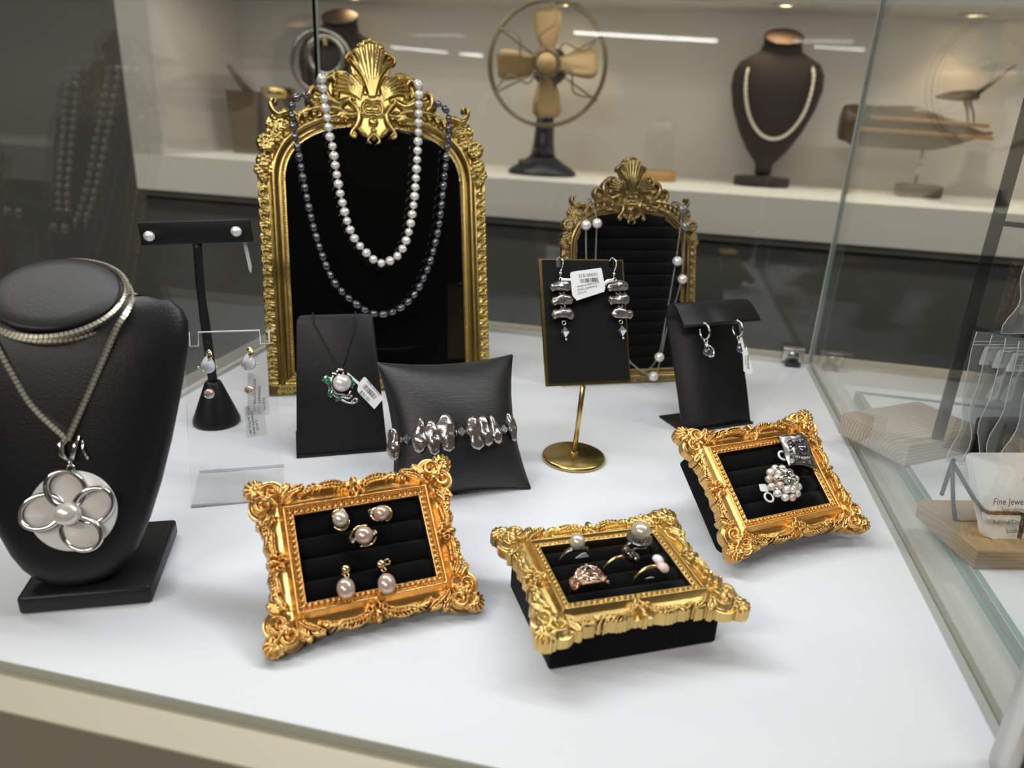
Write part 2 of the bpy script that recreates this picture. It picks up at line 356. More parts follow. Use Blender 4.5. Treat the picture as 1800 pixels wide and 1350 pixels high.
for i, (x, y, L, a) in enumerate(((-3.40, -8.37, .80, -.80), (1.55, -6.18, .88, -.29), (-.37, -5.65, 1.28, -.26), (-2.85, -8.9, .35, -.8))):
    t = thing('pendant_light_bar', ('slim white light bar hanging at the far left of the shop', 'slim white light bar hanging at the right of the shop', 'long slim white light bar hanging in the middle of the shop', 'short slim white light bar hanging at the far left of the shop')[i], 'light', TR(x, y, .905) @ RZ(a), 'hanging light bars')
    g = G(); g.rbox(-L / 2, L / 2, -.025, .025, .005, .04, .004); part('housing', g, 'alu', t); g = G(); g.tube([(-L / 2, 0, 0), (L / 2, 0, 0)], .018, 10); part('tube', g, 'tubeglow', t)
    [part('wire', G().tube([(s_ * L * .4, 0, .04), (s_ * L * .4, 0, CE - .905)], .002, 6), 'steel', t) for s_ in (-1, 1)]
# ------------------------------------------------------------------ the display case
dc = thing('display_case', 'glass display case with white deck and beige front ledge', 'display case', (CX0, CY0, FL))
INV = Matrix.Translation((-CX0, -CY0, -FL))
def cpart(name, g, m, label=None):
    o = part(name, g, m, dc, label=label); o.matrix_parent_inverse = INV; return o
g = G(); g.box(CX0 - .004, CX1, CY0, CY1 + .004, -.0055, 0); cpart('deck', g, 'deck', 'white glossy deck panel')
g = G(); g.box(CX0 - .004, CX1, CY0 - .0006, CY0 - .00005, -.0055, -.0003); cpart('deck_front_edge', g, 'deck_edge', 'greenish cut edge of the deck panel')
g = G(); g.rbox(CX0 - .004, CX1 + .9, CY0 - .0200, CY1 + .06, -.0078, -.0058, .0006); cpart('frame_rail', g, 'ledge', 'beige ledge around the deck')
g = G(); g.box(CX0 - .004, CX1 + .9, CY0 - .0196, CY1 + .058, -.060, -.0079); cpart('front_face', g, 'face_brown', 'taupe front below the ledge')
g = G(); g.box(CX0 - .027, CX0 - .0041, CY0 - .02, CY1 + .06, -.032, -.002); cpart('side_rail', g, 'side_rail', 'grey ledge outside the left pane')
g = G(); g.box(CX0 - .022, CX1 + .89, CY0 - .016, CY1 + .05, FL + .001, -.0605); cpart('cabinet_body', g, 'cab')
T_ = .005
g = G(); g.box(CX0 - T_, CX0, CY0, CY1 + T_, .0006, CZ1); cpart('left_pane', g, 'pane')
g = G(); g.box(CX0 + .0006, CX1 - .0006, CY1, CY1 + T_, .0006, CZ1); cpart('back_pane', g, 'pane')
g = G(); g.box(CX1, CX1 + T_, CY0, CY1 + T_, .0006, CZ1); cpart('right_pane', g, 'pane_r')
g = G(); g.box(CX0 - T_, CX1 + T_, CY0, CY1 + T_, CZ1 + .0006, CZ1 + .006); cpart('top_pane', g, 'pane')
# seams of clear glue where the panes meet
g = G(); g.box(CX1 - .0006, CX1 + T_, CY1 + T_, CY1 + T_ + .0012, .001, CZ1); g.box(CX1 - .0018, CX1 - .0007, CY1 - .0012, CY1 - .0001, .001, CZ1); cpart('corner_seam', g, 'pane_edge')
g = G(); g.box(CX0 - .0016, CX0 + .0016, CY1 - .0014, CY1 - .0002, .001, CZ1); cpart('corner_seam', g, 'onyx', 'dark seam of the left back corner')
g = G(); g.box(CX0 + .0020, CX0 + .0040, CY1 - .0014, CY1 - .0002, .001, CZ1); cpart('corner_seam', g, 'pane_edge')
# channels at the foot of the panes
g = G(); g.box(CX0 + .001, CX1 - .03, CY1 - .0055, CY1 - .0008, .0002, .0045); cpart('pane_channel', g, 'ledge_grey')
g = G(); g.box(CX0 + .0005, CX0 + .005, CY0 + .002, CY1 - .006, .0002, .0035); cpart('pane_channel', g, 'ledge_grey')
g = G(); g.box(CX1 - .0045, CX1 - .0005, CY0 + .002, CY1 - .012, .0002, .0012); cpart('pane_channel', g, 'seam_grey')
# metal clip holding the back right corner
g = G(); g.rbox(CX1 - .031, CX1 - .008, CY1 - .010, CY1 - .0008, .004, .019, .001); clip = cpart('corner_clip', g, 'steel', 'brushed steel glass clip')
g = G(); g.lathe([(0, 0), (.0055, 0), (.006, -.001), (.006, -.004)], 20, T=TR(CX1 - .0195, CY1 - .0125, .0105) @ RX(PI / 2)); s = part('screw', g, 'silver_old', clip)
s.parent = clip
g = G(); g.rbox(CX1 - .028, CX1 - .012, CY1 - .019, CY1 - .0102, .0012, .0045, .0008); cpart('clip_foot', g, 'iron')
# light strips
for nm, y, z, ax, lb in (('front', .410, .4115, -4, 'thin aluminium light strip along the middle of the case top'), ('back', .800, .4145, -12, 'thin aluminium light strip along the top back of the case')):
    t = thing('light_strip', lb, 'light', TR(-.113, y, z) @ RX(math.radians(ax)), 'case light strips')
    g = G(); g.box(-.278, .278, -.008, .008, -.0012, .0006); g.box(-.278, .278, -.008, -.0066, -.005, -.0012); g.box(-.278, .278, .0066, .008, -.005, -.0012); part('channel', g, 'alu', t)

nl = thing('niche_fill_strip', 'added fill light strip hidden behind the niche header', 'light', (.25, 1.785, NZ1)); part('channel', G().box(-1.46, 1.46, -.010, .010, -.0050, -.0001), 'alu', nl)  # housing added around the niche fill lamp
# neighbouring counter beyond the right pane: warm grey rail and a thick glass top on white
nb = thing('neighbouring_counter', 'low counter with thick green-edged glass top on white beyond the right pane', 'counter', (.2, .3, -.005))
nb_inv = Matrix.Translation((-.2, -.3, .005))
def nbp(name, g, m, label=None):
    o = part(name, g, m, nb, label=label); o.matrix_parent_inverse = nb_inv; return o
g = G(); g.box(CX1 + T_, .198, CY0, CY1 + .005, -.0056, .0); nbp('rail', g, 'ledge_grey')
g = G(); g.box(.198, 1.0, .770, CY1 + .0, -.0056, .0); nbp('rail', g, 'ledge_grey')
g = G(); g.box(.198, 1.0, .722, .770, -.0056, -.0005); nbp('rail', g, 'deck')
g = G(); g.box(.198, 1.0, CY0, .722, -.0056, .0); nbp('white_top', g, 'deck')
g = G(); g.box(.1982, 1.0, CY0, .7215, .0001, .0049); nbp('glass_sheet', g, 'greenedge')
g = G(); g.box(.1984, 1.0, CY0, .7213, .0050, .0096); nbp('glass_sheet', g, 'greenedge2')
g = G(); g.box(.1990, 1.0, CY0, .7208, .00965, .0099); nbp('glass_face', g, 'deck')
g = G(); g.box(.2030, 1.0, .7130, .7205, .00992, .01004); nbp('far_edge_band', g, 'greenedge')
g = G(); g.box(.1992, .2030, CY0, .7205, .00992, .01004); nbp('near_edge_band', g, 'greenedge')
# ------------------------------------------------------------------ carved relief: heights pressed on a fine grid (millimetres)
class Relief:
    def __init__(s, x0, x1, y0, y1, res):
        s.x0, s.y0, s.res = x0, y0, res; s.nx = int(round((x1 - x0) / res)) + 1; s.ny = int(round((y1 - y0) / res)) + 1
        s.xs = x0 + np.arange(s.nx) * res; s.ys = y0 + np.arange(s.ny) * res; s.H = np.full((s.ny, s.nx), -1.0)
    def grid(s): return np.meshgrid(s.xs, s.ys)
    def stamp(s, x, y, r, z, k=1.0):
        i0 = max(0, int((x - r - s.x0) / s.res)); i1 = min(s.nx, int((x + r - s.x0) / s.res) + 2); j0 = max(0, int((y - r - s.y0) / s.res)); j1 = min(s.ny, int((y + r - s.y0) / s.res) + 2)
        if i0 >= i1 or j0 >= j1: return
        d2 = (s.xs[i0:i1] - x)[None] ** 2 + (s.ys[j0:j1] - y)[:, None] ** 2
        h = np.where(d2 < r * r, z + k * np.sqrt(np.maximum(r * r - d2, 0)), -1.0)
        w = s.H[j0:j1, i0:i1]; np.maximum(w, h, out=w)
    def stroke(s, P, r, z, k=1.0):
        P = resample(spline(P, 10), .3); n = len(P); t = np.linspace(0, 1, n)
        R = np.interp(t, np.linspace(0, 1, len(r)), r) if hasattr(r, '__len__') else np.full(n, r)
        Z = np.interp(t, np.linspace(0, 1, len(z)), z) if hasattr(z, '__len__') else np.full(n, z)
        for i in range(n): s.stamp(P[i, 0], P[i, 1], R[i], Z[i], k)
    def spiral(s, cx, cy, R, turns, a0, d, r, z, end=.22):
        n = int(24 * turns); P = []
        for i in range(n + 1):
            t = i / n; a = a0 + d * 2 * PI * turns * t; q = R * (1 - (1 - end) * t ** .85); P.append((cx + q * math.cos(a), cy + q * math.sin(a)))
        s.stroke(P, (r, r * .9, r * .7), (z, z + .3, z + .5)); s.stamp(P[-1][0], P[-1][1], r * 1.05, z + .6)
    def leaf(s, P, W, n, r, z, sides=(1, -1), sweep=.75, rise=.8):
        """acanthus: a midrib with tapering curved lobes on either side"""
        Q = resample(spline(P, 10), .25); L = len(Q); s.stroke(P, (r * 1.1, r * .9, r * .4), (z + rise, z + rise, z))
        for q in range(n):
            t = (q + .3) / n; i = min(L - 2, int(t * (L - 1))); d = Q[i + 1] - Q[i]; a = math.atan2(d[1], d[0]); w = W * (.45 + .75 * math.sin(PI * min(1, .15 + t * .85)) ) * (1 - .45 * t)
            for sd in sides:
                b = a + sd * sweep; p0 = Q[i]; p1 = p0 + w * .55 * np.array([math.cos(b), math.sin(b)]); b2 = b - sd * .55
                p2 = p1 + w * .5 * np.array([math.cos(b2), math.sin(b2)])
                s.stroke([p0, p1, p2], (r * .55, r * .95, r * .45), (z + rise * .3, z + rise * .8, z - .2))
    def flower(s, cx, cy, R, n, z, r=None, a0=0):
        r = r or R * .36
        for i in range(n):
            a = a0 + 2 * PI * i / n
            s.stroke([(cx + R * .25 * math.cos(a), cy + R * .25 * math.sin(a)), (cx + (R - r) * math.cos(a), cy + (R - r) * math.sin(a))], (r * .6, r), (z - .4, z + .2))
            s.stroke([(cx + R * .3 * math.cos(a), cy + R * .3 * math.sin(a)), (cx + R * .95 * math.cos(a), cy + R * .95 * math.sin(a))], (r * .2, r * .2), (z + r * .85, z + .6))
        s.stamp(cx, cy, R * .26, z + .9)
    def mirror_x(s): np.maximum(s.H, s.H[:, ::-1], out=s.H)
    def mirror_y(s): np.maximum(s.H, s.H[::-1], out=s.H)
    def mesh(s, name, cut=None, z0=0.0, sc=.001):
        H = s.H; K = H > 0
        if cut is not None: K &= ~cut
        C = K[:-1, :-1] & K[1:, :-1] & K[:-1, 1:] & K[1:, 1:]
        use = np.zeros_like(K); use[:-1, :-1] |= C; use[1:, :-1] |= C; use[:-1, 1:] |= C; use[1:, 1:] |= C
        idx = np.full(K.shape, -1, np.int64); idx[use] = np.arange(use.sum()); XX, YY = s.grid()
        V = np.stack([XX[use], YY[use], H[use]], 1); j, i = np.nonzero(C)
        F = [np.stack([idx[j, i], idx[j, i + 1], idx[j + 1, i + 1], idx[j + 1, i]], 1)]
        Cp = np.pad(C, 1); E = []
        for dj, di, a, b in ((-1, 0, (0, 0), (0, 1)), (0, 1, (0, 1), (1, 1)), (1, 0, (1, 1), (1, 0)), (0, -1, (1, 0), (0, 0))):
            nbr = Cp[1 + dj:1 + dj + C.shape[0], 1 + di:1 + di + C.shape[1]]; jj, ii = np.nonzero(C & ~nbr)
            E.append(np.stack([idx[jj + a[0], ii + a[1]], idx[jj + b[0], ii + b[1]]], 1))
        E = np.concatenate(E); vb = np.unique(E); top = np.full(len(V), -1, np.int64); n0 = len(V)
        top[vb] = n0 + np.arange(len(vb)); bot = np.full(n0, -1, np.int64); bot[vb] = n0 + len(vb) + np.arange(len(vb))
        Vb = V[vb].copy(); Vb[:, 2] = z0; V = np.concatenate([V, V[vb], Vb]) * sc
        F.append(np.stack([top[E[:, 1]], top[E[:, 0]], bot[E[:, 0]], bot[E[:, 1]]], 1)); F = np.concatenate(F)
        me = bpy.data.meshes.new(name); me.vertices.add(len(V)); me.vertices.foreach_set('co', V.ravel().astype(np.float32))
        me.loops.add(F.size); me.loops.foreach_set('vertex_index', F.ravel().astype(np.int32)); me.polygons.add(len(F))
        me.polygons.foreach_set('loop_start', np.arange(0, F.size, 4, dtype=np.int32)); me.polygons.foreach_set('loop_total', np.full(len(F), 4, np.int32))
        me.polygons.foreach_set('use_smooth', np.ones(len(F), bool)); me.update(calc_edges=True); me.validate(); return me
def smooth(A, n):
    for _ in range(n):
        P = np.pad(A, 1, mode='edge'); A = (P[:-2, 1:-1] + P[2:, 1:-1] + P[1:-1, :-2] + P[1:-1, 2:] + 4 * A) / 8
    return A

# ---- small baroque tray frame: opening 66 x 44.5, overall 109 x 87
IX, IY = 33.0, 22.3
def tray_relief():
    R = Relief(-57, 57, -46, 46, .3); X, Y = R.grid(); ax, ay = np.abs(X), np.abs(Y)
    d = np.maximum(ax - IX, ay - IY)                       # distance outwards from the opening
    prof = np.interp(d, [-.1, 0, .5, .9, 3.3, 3.7, 4.2, 4.8, 5.4, 7, 9, 10.5, 12.5, 14, 16, 20], [5.2, 6.4, 7.3, 6.0, 6.0, 7.4, 8.2, 8.3, 7.4, 5.6, 4.6, 4.3, 4.4, 4.0, 3.2, 3.0])
    along = np.where(ay - IY > ax - IX, ax, ay); per = np.where(ay - IY > ax - IX, 52.0, 44.0)
    edge = 13.4 + 1.7 * np.cos(along * 2 * PI / per) + .7 * np.abs(np.sin(along * 1.15))
    R.H = np.where((d > -.05) & (d < edge), prof, -1.0)
    # corner (first quadrant): two volutes either side of a shell at the tip
    for (cx, cy, a0, dr) in ((42.5, 36.2, -.5 * PI, 1), (47.3, 29.6, PI, -1)):
        for q in np.arange(0, 6.4, 1.0): R.stroke([(cx + q * math.cos(t), cy + q * math.sin(t)) for t in np.linspace(0, 2 * PI, 20)], 1.2, 4.6, .5)
        R.spiral(cx, cy, 5.6, 1.35, a0, dr, 1.05, 7.6, .30)
        R.spiral(cx, cy, 4.5, 1.0, a0 + .3 * dr, dr, .45, 8.0, .35)
        for t in range(5):
            b = a0 + dr * (1.2 + t * .8); R.stroke([(cx + 1.0 * math.cos(b), cy + 1.0 * math.sin(b)), (cx + 3.0 * math.cos(b + .5 * dr), cy + 3.0 * math.sin(b + .5 * dr))], (.8, .5), (7.3, 6.6))
    R.spiral(45.6, 33.2, 2.0, 1.2, 2.2, 1, .6, 8.8, .3)
    for q in np.arange(0, 5.0, 1.0): R.stroke([(50.4 + q * math.cos(t), 39.2 + q * math.sin(t)) for t in np.linspace(0, 2 * PI, 20)], 1.3, 4.2, .5)
    for t in range(9):                                       # flower at the tip
        b = .67 + (t - 4) * .52; R.stroke([(48.6 + .5 * math.cos(b), 37.6 + .5 * math.sin(b)), (49.6 + 2.8 * math.cos(b), 38.5 + 2.8 * math.sin(b)), (50.0 + 5.0 * math.cos(b), 39.0 + 5.0 * math.sin(b))], (.5, .75, .95), (6.2, 7.4, 5.8))
    R.stamp(50.2, 39.0, 1.6, 6.4); R.stroke([(51.4, 39.4), (50.4, 40.6), (49.0, 39.6), (50.0, 37.9), (51.6, 38.4)], .5, 7.0)
    R.stroke([(44.5, 31.5), (46.8, 34.6), (49.4, 37.4)], (.7, .9, .6), (8.0, 8.6, 8.2))
    R.stroke([(49.0, 36.6), (51.6, 35.4), (53.4, 36.4)], (.6, .8, .5), (7, 7.4, 6)); R.stroke([(46.8, 38.8), (47.0, 41.4), (48.4, 42.8)], (.6, .8, .5), (7, 7.4, 6))
    # leaves sweeping from the volutes to the middles
    R.leaf([(38, 30.6), (34, 34.4), (29.4, 36.6), (26.2, 38.0)], 5.3, 9, .62, 6.0, rise=1.5)
    R.leaf([(38.5, 34.5), (35.8, 37.6), (33.0, 40.4)], 3.4, 7, .62, 5.7, rise=1.5)
    R.leaf([(3.0, 33.2), (9, 35.6), (15, 36.0), (22, 34.6)], 5.1, 10, .62, 6.1, rise=1.5); R.leaf([(16, 34.2), (21, 36.2), (25.5, 34.2), (28.5, 32.8)], 3.7, 8, .62, 5.7, rise=1.5)
    R.leaf([(43.2, 23.8), (46.6, 19.4), (47.4, 15.2), (47.4, 12.8)], 4.8, 9, .62, 6.0, rise=1.5)
    R.leaf([(46.4, 24.6), (49.0, 21.8), (51.2, 19.0)], 3.2, 7, .62, 5.7, rise=1.5)
    R.leaf([(44.4, 2.4), (46.4, 6.4), (46.4, 10.8), (45.0, 15.4)], 4.6, 9, .62, 6.1, rise=1.5)
    # cartouches in the middle of each side
    R.spiral(3.2, 32.2, 2.3, 1.2, PI, 1, .6, 7.8, .3); R.stroke([(0, 36.6), (.4, 34.6), (0, 33.0)], (1.0, 1.3, .7), (7.4, 7.4, 7.2)); R.stroke([(0, 27.4), (.8, 29.4), (1.6, 30.8), (3.2, 30.2)], (.7, .6, .6), 8)
    R.leaf([(0, 33.6), (0, 36.4), (0, 38.6)], 3.0, 6, .62, 5.9, rise=1.5)
    R.spiral(43.0, 3.1, 2.2, 1.2, -.5 * PI, -1, .6, 7.8, .3); R.stroke([(47.2, 0), (45.4, .4), (43.8, 0)], (1.0, 1.2, .7), (7.4, 7.4, 7.2)); R.stroke([(38.4, 0), (40.2, .8), (41.4, 1.5), (41.0, 3.0)], (.7, .6, .6), 8)
    R.leaf([(44.2, 0), (46.8, 0), (48.8, 0)], 2.8, 6, .62, 5.9, rise=1.5)
    R.mirror_x(); R.mirror_y()
    R.H = np.where(R.H > 0, smooth(np.where(R.H > 0, R.H, 5.0), 1), -1.0)
    return R.mesh('ornate_frame', cut=(np.maximum(ax - IX, ay - IY) < 0), z0=-.4)
TRAY_ME = tray_relief()
def bead_border_me():
    g = G()
    for off, rr, pitch in ((.0016, .00125, .0029), (.0031, .0006, .00145)):
        x1, y1 = IX * .001 + off, IY * .001 + off; nx, ny = int(round(2 * x1 / pitch)), int(round(2 * y1 / pitch)); q = (10, 6) if rr > .001 else (6, 4)
        for i in range(nx + 1):
            for s_ in (-1, 1): g.sphere((-x1 + 2 * x1 * i / nx, s_ * y1, .0062), rr, *q)
        for i in range(1, ny):
            for s_ in (-1, 1): g.sphere((s_ * x1, -y1 + 2 * y1 * i / ny, .0062), rr, *q)
    return g.me('beaded_border')
BEAD_ME = bead_border_me()
def roll_me():
    g = G(); L = .0655; n = 14; prof = [(.0060 * math.cos(a), .0046 * math.sin(a)) for a in np.linspace(0, PI, n)]
    g.loft([[(x, y, z) for y, z in prof] for x in np.linspace(-L / 2, L / 2, 8)], caps=True, closed_rings=False); return g.me('velvet_roll')
ROLL_ME = roll_me()
def tray(label, P, goldmat, base):
    """P: pose of the frame's back plane; base: list of (u0,u1,v0,v1,n0,n1) for the velvet body, local to the frame"""
    t = thing('ring_tray', label, 'jewelry tray', P, 'small gilt frame ring trays')
    m1, m2 = TRAY_ME, BEAD_ME
    if goldmat != 'gold_a': m1, m2 = TRAY_ME.copy(), BEAD_ME.copy(); m1.materials.clear(); m2.materials.clear()
    a = part('ornate_frame', m1, goldmat, t); part('beaded_border', m2, goldmat, a, kind='stuff')
    for k in range(4): part('velvet_roll', ROLL_ME, 'velvet', t, TR(0, -.0166 + .01107 * k, -.0006))
    g = G(); g.rbox(-.0335, .0335, -.0228, .0228, -.0035, -.0002, .0004); part('velvet_pad', g, 'velvet', t)
    vb = part('velvet_base', base, 'velvet', t); md = vb.modifiers.new('soft_edge', 'BEVEL'); md.width = .0016; md.segments = 3
    return t
TB = .0045   # the fitted plane runs through the carving, this far above the frame's back
def tpose(x, y, z, a, t, h=0): return pose(x, y, z, a, t) @ TR(0, 0, h)
P1 = tpose(-.1325, .3063, .0333, .617, .7382, -TB); P2 = tpose(-.0055, .33, .0285, .4925, .0696, -TB); P3 = tpose(.0848, .4421, .0378, .6127, .6644, -TB)
def back_box(u, v0, v1, n1=-.022):
    g = G(); g.box(-u, u, v0, v1, n1, -.003); return g
def easel(t, P, v, n):
    """strut from the back of the box down to the deck"""
    I = P.inverted(); N = P.to_3x3() @ Vector((0, 1, 0)); N.z = 0; N.normalize(); g = G(); V = []
    for s_ in (-1, 1):
        a = P @ Vector((s_ * .015, v, n)); b = P @ Vector((s_ * .015, v - .010, n)); V += [a, b, Vector((b.x, b.y, .0004)) + N * .012, Vector((a.x, a.y, .0004)) + N * .016]
    g.add([I @ p for p in V], [(0, 1, 2, 3), (7, 6, 5, 4), (0, 4, 5, 1), (1, 5, 6, 2), (2, 6, 7, 3), (3, 7, 4, 0)], False); part('easel_leg', g, 'velvet', t)
tray1 = tray('orange gold frame tray holding pearl studs and drop earrings, beside the flower pendant bust', P1, 'gold_a', back_box(.036, -.0235, .030))
easel(tray1, P1, .028, -.0221)
tray3 = tray('orange gold frame tray with pearl cluster ring and silver ring, nearest the right pane', P3, 'gold_a', back_box(.0425, -.0330, .031))
easel(tray3, P3, .029, -.0221)
# the flat one sits on a low velvet box
I2 = P2.inverted(); g = G(); V = []
for z, q in ((.0003, 1.0), (None, 1.0)):
    for (u, v) in ((-.0450, -.0335), (.0450, -.0335), (.0450, .034), (-.0450, .034)):
        p = P2 @ Vector((u * q, v * q, .0)); 
        if z is not None: p.z = z
        V.append(I2 @ p)
g.add(V, [(3, 2, 1, 0), (4, 5, 6, 7), (0, 1, 5, 4), (1, 2, 6, 5), (2, 3, 7, 6), (3, 0, 4, 7)], False)
tray2 = tray('yellow gold frame tray with five rings lying flat on a black velvet box', P2, 'gold_b', g)

# ---- arched mirror frame: 202 wide, 312 tall, opening 154 wide
def arch_pts(w, v0, vs, vt, ex=2.35, n=60):
    P = [(w, v0)]; P += [(w, v) for v in np.linspace(v0, vs, 12)[1:]]
    for a in np.linspace(0, PI / 2, n)[1:]: P.append((w * abs(math.cos(a)) ** (2 / ex), vs + (vt - vs) * math.sin(a) ** (2 / ex)))
    return P
def mirror_relief():
    R = Relief(-106, 106, -.5, 314, .62); X, Y = R.grid(); A = np.array(arch_pts(77, 20, 186, 236.5)); A = resample(A, 1.5)
    D = np.full(X.shape, 1e9); half = X.shape[1] // 2
    ax = np.abs(X[:, :half + 1]); yy = Y[:, :half + 1]; Dh = np.full(ax.shape, 1e9)
    bottom = np.maximum(20 - yy, 0)
    for p, q in zip(A[:-1], A[1:]):
        e = q - p; L2 = (e ** 2).sum(); t = np.clip(((ax - p[0]) * e[0] + (yy - p[1]) * e[1]) / L2, 0, 1)
        np.minimum(Dh, np.hypot(ax - p[0] - t * e[0], yy - p[1] - t * e[1]), out=Dh)
    Dh = np.where(ax < 77, np.where(yy < 20, np.minimum(np.hypot(0, 20 - yy), 1e9), Dh), Dh)
    xa = np.interp(yy, A[:, 1], A[:, 0], right=-1); inside = (ax < xa) & (yy > 20)
    # square outer corners below: use box distance there
    Dh = np.where(yy < 60, np.maximum(ax - 77, 20 - yy), Dh); inside = np.where(yy < 60, (ax < 77) & (yy > 20), inside)
    D[:, :half + 1] = Dh; D[:, half:] = Dh[:, ::-1][:, :D.shape[1] - half]; ins = np.zeros(X.shape, bool); ins[:, :half + 1] = inside; ins[:, half:] = inside[:, ::-1][:, :D.shape[1] - half]
    k = 20 / 24.0; dd = np.where(Y < 20, D, D)
    prof = np.interp(D, [0, .6, 1.2, 3.6, 4.2, 5.0, 6.2, 7.0, 8.0, 9.4, 10.6, 12, 13, 13.6, 14.4, 15, 15.8, 16.4, 22.5, 23, 24, 24.6], [4.0, 5.2, 4.6, 4.6, 5.4, 5.0, 4.6, 7.5, 9.3, 10.4, 10.4, 9.4, 7.4, 6.2, 7.2, 7.4, 6.2, 5.6, 5.6, 6.6, 6.6, 4.5])
    body = (~ins) & (D < 24.6) & (Y > 0) & (np.abs(X) < 101)
    body &= ~((Y > 205) & (D > 17 - np.clip((Y - 205) * .05, 0, 3)))
    R.H = np.where(body, prof, -1.0)
    # leaf band up the sides and along the foot (right half)
    y = 14.0; q = 0
    while y < 186:
        x = 96.2
        R.stroke([(x - 3.0, y - 3.4), (x + 2.4, y - 2.2), (x + 2.6, y + 1.6), (x - .6, y + 2.2), (x - 1.0, y)], (1.3, 1.25, 1.1, .9, .7), (5.8, 6.8, 7.0, 7.0, 7.0))
        R.stroke([(x - 2.8, y + 2.4), (x - 2.2, y + 4.6), (x + 1.8, y + 5.4)], (1.2, 1.2, .8), (6.2, 6.6, 6.0)); R.stamp(x + 2.4, y + 4.0, 1.0, 6.4)
        y += 10.2
    xx = 88.0
    while xx > 0:
        yv = 6.2
        R.stroke([(xx + 3.4, yv - 2.6), (xx + 2.2, yv + 2.4), (xx - 1.6, yv + 2.6), (xx - 2.0, yv - .4), (xx, yv - .8)], (1.2, 1.2, 1.0, .9, .7), (5.8, 6.8, 7.0, 7.0, 7.0)); R.stroke([(xx - 2.6, yv - 2.6), (xx - 4.4, yv - 1.8), (xx - 5.2, yv + 1.8)], (1.1, 1.1, .8), (6.2, 6.6, 6.0)); xx -= 10.2
    # shoulder bouquet
    for (cx, cy, rr, n) in ((91.5, 219.0, 8.6, 9), (94.0, 204.0, 7.0, 7), (98.2, 196.5, 5.4, 6), (88.8, 197.6, 5.0, 6), (82.0, 224.5, 6.4, 6), (95.5, 190.4, 4.2, 5)):
        for rq in np.arange(0, rr - .9, 1.2): R.stroke([(cx + rq * math.cos(a), cy + rq * math.sin(a)) for a in np.linspace(0, 2 * PI, 18)], 1.4, 5.4, .5)
        R.flower(cx, cy, rr, n, 7.6 + rr * .12, a0=cx)
    R.leaf([(88, 228.5), (82, 229), (76, 233)], 4.6, 4, 1.1, 6.6); R.leaf([(92, 190), (95, 186), (96, 180)], 3.6, 4, 1.0, 6.4)
    R.stroke([(64, 243.5), (72, 246), (79.5, 243.5), (84.6, 247.5), (86.4, 252.6), (84.2, 256.4), (81.6, 255.0), (82.6, 252.6)], (2.0, 3.0, 3.4, 3.0, 2.5, 2.1, 1.6, 1.3), (6.6, 7.4, 7.8, 8.0, 8.2, 8.4, 8.4, 8.4))
    R.leaf([(68, 237), (77, 238), (87, 242.5)], 5.0, 6, 1.2, 6.6); R.leaf([(74, 232), (82, 233), (91, 235)], 4.4, 5, 1.1, 6.4)
    R.leaf([(74, 231), (80, 235.5), (86, 238)], 3.4, 4, 1.0, 6.4)
    # arch leaves lying on the moulding
    R.stroke([(17, 243), (30, 249.8), (44, 250.5), (58, 246.5), (70, 237)], (1.5, 2.2, 2.2, 2.0, 1.4), (8.4, 9, 9, 9, 8))
    for (a, b, c) in (((48, 249), (50.5, 244), (47.5, 239.5)), ((55, 247), (58, 242), (55.5, 237)), ((62, 243), (65, 238.5), (63, 233.5)), ((40.5, 249.5), (41, 245), (37, 241.5)), ((68, 238), (71, 233.5), (70, 229))): R.stroke([a, b, c], (1.2, 2.6, 1.2), (8.6, 9.0, 7.8))
    for (a, b, c) in (((20, 243.5), (28, 246), (35, 243)), ((21, 241.5), (27, 243), (31, 240.6))): R.stroke([a, b, c], (.8, 1.5, .9), (9, 9.2, 8.2))
    for t in range(5): R.stamp(24 + t * 3.0, 239.6 - t * .1, 1.5, 8.2)
    # crest arm: curling leaf outside the shield
    for rq in np.arange(0, 26, 1.6): R.stroke([(8, 236 + rq * .95), (24, 244 + rq * .95), (40 - rq * .15, 247 + rq * .62), (56 - rq * .75, 246 + rq * .5)], 2.2, 4.6, .4)
    R.stroke([(22, 258), (30, 254.6), (38, 258.6), (41.5, 266.5), (39.5, 274), (34.5, 277.5), (31.5, 273.5)], (2.4, 3.4, 3.8, 3.6, 3.2, 2.6, 2.0), (7.6, 8.6, 9.4, 9.6, 9.6, 9.6, 9.4))
    R.stroke([(46, 251), (52.0, 255.4), (53.6, 262), (50, 267.4), (45.8, 266.0)], (1.6, 2.6, 2.6, 2.2, 1.6), (7.6, 8.4, 8.6, 8.8, 8.8)); R.leaf([(40, 252.5), (46, 257), (51, 262)], 4.2, 5, 1.1, 7.4)
    R.stroke([(27, 252), (35, 254.5), (43, 252.6)], (1.6, 2.4, 1.4), (8.2, 8.8, 8)); R.stamp(31, 262.5, 3.0, 8.0); R.stamp(45, 258.6, 2.2, 8.2)
    # solid ground of the crest
    OUT = [(-1, 309), (8, 309), (14, 302), (20.5, 295), (17, 286), (15.5, 279), (22, 284.5), (31, 285), (38, 280), (42.5, 270), (44, 262), (50, 267.5), (54, 262), (54.5, 254), (66, 245), (76, 243), (88, 243), (92, 236), (90, 226), (70, 224), (55, 232), (30, 240), (-1, 240)]
    inside = np.zeros(X.shape, bool)
    for (xa_, ya_), (xb_, yb_) in zip(OUT, OUT[1:] + OUT[:1]):
        if ya_ == yb_: continue
        inside ^= ((ya_ > Y) != (yb_ > Y)) & (X < (xb_ - xa_) * (Y - ya_) / (yb_ - ya_) + xa_)
    R.H = np.where(inside & (X > -1) & ~ins, np.maximum(R.H, 5.6), R.H)
